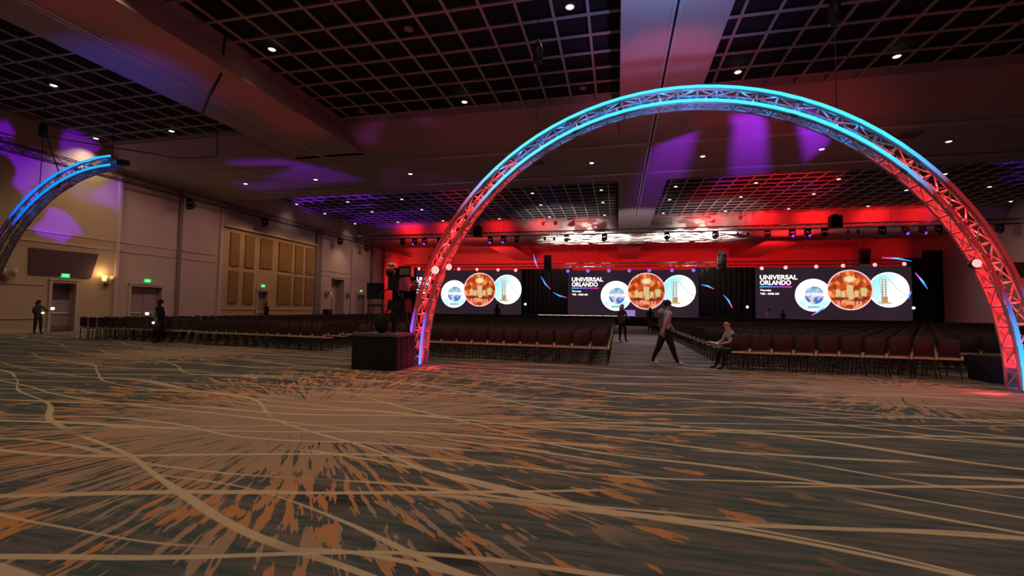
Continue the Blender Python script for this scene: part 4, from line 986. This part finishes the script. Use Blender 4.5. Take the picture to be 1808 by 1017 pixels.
# walking man
def ex3(r, J, k):
    MB().tube([(0, -.05 * k, 1.5 * k), (0, -.13 * k, 1.42 * k), (0, -.14 * k, 1.34 * k)], [.07 * k, .09 * k, .05 * k], 10).build('hood', cloth((.34, .31, .33)), r, True)
    MB().obox((-.0, -.135 * k, 1.18 * k), (.28 * k, .02, .3 * k)).build('back_print', cloth((.16, .11, .14)), r)
R3, J3 = person((1.42, 14.5, 0), -PI / 2 + .25, 1.93, 'person in a light grey hoodie and dark trousers striding across the aisle in white shoes', (.42, .40, .43), (.022, .012, .022), (.85, .80, .78), 'mid', hair=(.05, .02, .02), arms=('swingf', 'swingb'), legs=(-.32, .30), lean=.10, bulk=1.3, extras=ex3)
# standing woman in the aisle
R4, J4 = person((.25, 24.3, 0), -.6, 1.93, 'person with long fair hair, grey jacket and black trousers standing in the aisle', (.13, .10, .11), (.012, .01, .014), (.09, .05, .05), 'light', hair=(.38, .25, .21), hairlen=.3, arms=('down', 'fwd'), legs=(-.05, .16))
R5, J5 = person((2.5, 37.0, 0), .1, 1.88, 'person with black top and brown trousers farther down the aisle, seen from behind', (.016, .012, .014), (.17, .09, .065), (.05, .03, .03), 'dark', arms='down', legs=(.04, -.10), bulk=1.1)
# seated man
def ex6(r, J, k): pass
R6, J6 = person((3.26, 13.93, 0), PI / 2 + .25, 1.72, 'bald person in a light shirt seated sideways on a chair beside the aisle', (.34, .29, .29), (.012, .011, .016), (.03, .018, .016), 'light', pose='sit', bald=True, arms='lap', legs=(.03, .10), lean=.34, sleeves=False)
tp = wpos(R6, J6('hdl').lerp(J6('hdr'), .5) + Vector((0, .05, .03)))
e = empty('tablet', tp, PI / 2 + .25, 'glowing pinkish tablet held by the seated bald person', 'tablet')
MB().obox((0, 0, 0), (.24, .17, .012), Matrix.Rotation(.25, 3, 'X')).build('case', M['black'], e); MB().obox((0, 0, .008), (.22, .15, .004), Matrix.Rotation(.25, 3, 'X')).build('screen', M['tablet'], e)
R7, J7 = person((-30.2, 33.9, 0), 0, 1.9, 'dark silhouetted person standing at the door in the tan wall section', (.012, .01, .012), (.012, .01, .012), (.01, .01, .01), 'dark', arms=('fwd', 'down'))
R8, J8 = person((-10.3, 38.4, 0), .3, 2.05, 'dark silhouetted person standing among the seats before the left screen', (.014, .01, .012), (.012, .01, .012), (.01, .01, .01), 'dark', arms='down', hairlen=.2, bulk=.95)
R9, J9 = person((14.95, 50.4, 0), .2, 2.0, 'small figure in a white shirt by the stage before the right screen', (.8, .75, .75), (.02, .02, .03), (.02, .02, .02), 'mid', arms='hip')
R10, J10 = person((16.2, 50.3, 0), -.2, 1.9, 'small figure in brown clothes next to the one in the white shirt', (.10, .055, .05), (.03, .02, .02), (.02, .02, .02), 'mid', arms='fwd')
o = MB().box(-.35, .35, -.35, .35, 0, 1.35).build('equipment_case', M['case']); o.location = (-30.2, 42.6, 0); tag(o, 'dark case against the left wall beside the dark pilaster', 'case')

# ------------------------------------------------------------------ coloured show light
def gb_blobs(scale, lo, hi, seed=0., sx=1., sy=1.):
    def f(nt, e, u, v):
        n = noise(nt, comb(nt, mth(nt, 'MULTIPLY', u, sx), mth(nt, 'MULTIPLY', v, sy), seed), scale, 1, .4)
        nt.links.new(sstep(nt, n, lo, hi), e.inputs['Strength'])
    return f
def gb_rays(n, lo, hi):
    def f(nt, e, u, v):
        a = mth(nt, 'ARCTAN2', v, u); s_ = mth(nt, 'SINE', mth(nt, 'MULTIPLY', a, n)); nt.links.new(sstep(nt, s_, lo, hi), e.inputs['Strength'])
    return f
def gb_stripe():
    def f(nt, e, u, v):
        w_ = mth(nt, 'ADD', mth(nt, 'MULTIPLY', u, 15.), mth(nt, 'MULTIPLY', v, 17.)); s_ = mth(nt, 'SINE', w_)
        nt.links.new(sstep(nt, s_, -.6, .8), e.inputs['Strength'])
    return f
PUR = (.30, .02, 1.); RED = (1, .012, .018); BLU = (.08, .14, 1.)
# red wash on the upstage beam, the far wall and the far lattice
for x, w in ((-24, 1.), (-19, 1), (-13, .7), (-8, .7), (-3.5, .3), (9, .7), (14, 1.), (18.5, 1.), (23.5, 1.), (27.5, .6)):
    spot((x, 47.4, 9.8), (x, 49.0, 10.6), 420 * w, RED, 120, .9, .1)
for x in (-26, -16, -6, 8, 18, 27):
    spot((x, 56.5, 7.0), (x, 76, 9.0), 5200, RED, 100, .8, .15)
for x in (14, 20, 26): spot((x, 46, 9.9), (x, 50, 10.2), 150, RED, 150, .9, .1)
for x in (-24, -16): spot((x, 50, 8.2), (x, 54, 10.2), 500, RED, 130, .8, .15)
spot((18, 54, 7.8), (18, 53, 10.2), 900, RED, 150, .8, .15)
spot((-26.5, 57, 7), (-31, 60, 5), 1300, RED, 120, .8, .15)
spot((11.5, 27, 3.), (11.5, 39, 11.4), 9000, RED, 46, .7, .1)
spot((-10, 27, 3), (-12.5, 37, 11.4), 2600, RED, 30, .7, .1)
spot((-20, 58, 5), (-22, 66, 10.3), 3500, (1, .10, .09), 110, .9, .2); spot((-4, 57.5, 5), (-4, 66, 11), 1500, (1, .03, .03), 110, .9, .2)
# white streaks on the beam above the stage
def streak(nt, e, u, v):
    n = noise(nt, comb(nt, mth(nt, 'MULTIPLY_ADD', v, 3., mth(nt, 'MULTIPLY', u, 5.)), mth(nt, 'MULTIPLY', v, 22.), 0.), 1., 2, .5); nt.links.new(sstep(nt, n, .49, .55), e.inputs['Strength'])
for x, w in ((-3.5, 1.), (8, .9)):
    spot((x, 51.5, 3.2), (x, 54.0, 10.2), 34000 * w, (1, .93, .84), 84, .6, .02, streak)
spot((1.6, 36, 3), (1.6, 43, 10.2), 1100, (1, .80, .80), 56, .9, .2); spot((27, 44, 9), (34.2, 45, 4), 420, (1, .60, .56), 110, .9, .2)
for x in (-6, 9): spot((x, 41, 3), (x, 46, 11.4), 2600, (1, .93, .9), 58, .8, .1)
# violet patterns
spot((-25, 33, 3), (-25, 38.5, 11.4), 6500, PUR, 64, .3, .03, gb_blobs(2.2, .47, .58, 2., .6, 2.2))
spot((-20, 13, 4.2), (-31, 17.9, 7.9), 9500, (.16, .0, 1), 32, .25, .03, gb_blobs(6.5, .47, .56, 4.))
spot((-20, 16, 3.), (-21.5, 27.8, 10.2), 2000, PUR, 46, .4, .05, gb_blobs(2., .44, .60, 7., .6, 3.))
spot((-12, 16, 4.5), (-11, 26.5, 10.2), 500, (.5, .05, .6), 60, .4, .05, gb_blobs(2., .44, .60, 8.))
spot((9.5, 18.2, 3.5), (6.0, 26.3, 10.2), 6500, PUR, 50, .25, .03, gb_stripe())
spot((23, 30, 6), (26, 38, 11.4), 1500, (.15, .02, 1), 50, .5, .05, gb_blobs(3., .48, .60, 3.))
spot((12, 28, 3), (14.5, 37, 11.4), 1300, (.2, .02, 1), 30, .5, .05, gb_blobs(3., .50, .62, 5.))
spot((-6, 26, 3), (-13, 38, 11.4), 1200, PUR, 34, .5, .05, gb_blobs(3., .48, .60, 6.))
# blue and magenta on the two long beams
spot((1.7, 11.4, 7.5), (1.6, 9.8, 10.2), 110, (.16, .42, 1), 150, .6, .1)
spot((1.7, 8.0, 4.5), (1.7, 12.6, 10.2), 1300, (.30, .36, 1), 56, .7, .1)
spot((1.6, 12.2, 4.8), (1.6, 17., 10.2), 600, (1, .14, .32), 56, .8, .1)
spot((-15, 10, 4), (-17.6, 12.8, 10.2), 520, (.06, .08, 1), 46, 1., .1)
for y in (8.5, 11.5, 14.5, 17.5): spot((-14.7, y, 5.), (-14.8, y + .5, 10.2), 75, (1, .03, .04), 44, 1., .1)
spot((-8, 17, 4), (-6, 25.5, 10.4), 60, (1, .05, .08), 70, .8, .1)
spot((8, 16, 4), (7.5, 26, 10.2), 420, (1, .05, .06), 70, .8, .1)
# warm light scalloping the left wall
spot((-27.2, 19.4, 9.8), (-31, 19.4, 4.4), 170, (1, .66, .3), 95, .9, .1)
spot((-28.6, 45.4, 9.2), (-31, 45.4, 5.4), 150, (1, .72, .45), 80, .9, .1)
for y in (32., 36, 39.5): spot((-27.6, y, 9.0), (-31, y, 4), 230, (1, .62, .32), 110, .9, .1)
for y in (23, 28, 43.5, 49.): spot((-26., y, 9.8), (-31, y, 3.5), 260, (1, .58, .52), 110, .9, .15)
# room fill: wide, weak spots just under the soffits
for x in (-22, -8, 8, 24):
    for y in (26.3, 54):
        spot((x, y, ZB - .15), (x, y, 0), 130, (1, .62, .52), 150, .9, .3)

spot((1.5, 38, 10.0), (1.2, 28, 0), 4200, (.88, .80, 1), 36, 1., .2); spot((2, 30, 10.0), (1.4, 19, 0), 2300, (.80, .62, 1), 70, .9, .2)      # lavender wash spilling into the aisle and the open floor
spot((4, 24, 10.0), (4, 9, 0), 500, (.78, .60, 1), 70, .9, .2)
w = D.worlds.new('world'); S.world = w; w.use_nodes = True
w.node_tree.nodes['Background'].inputs[0].default_value = (.01, .008, .01, 1); w.node_tree.nodes['Background'].inputs[1].default_value = .2
vs_ = S.view_settings; vs_.view_transform = 'Standard'; vs_.look = 'None'; vs_.gamma = 1; vs_.exposure = .0; vs_.use_curve_mapping = False
S.cycles.use_light_tree = True
S.cycles.use_adaptive_sampling = True; S.cycles.adaptive_threshold = .03; S.cycles.max_bounces = 4; S.cycles.diffuse_bounces = 2; S.cycles.glossy_bounces = 2; S.cycles.transmission_bounces = 2; S.cycles.transparent_max_bounces = 6; S.cycles.sample_clamp_indirect = 4; S.cycles.caustics_reflective = False; S.cycles.caustics_refractive = False
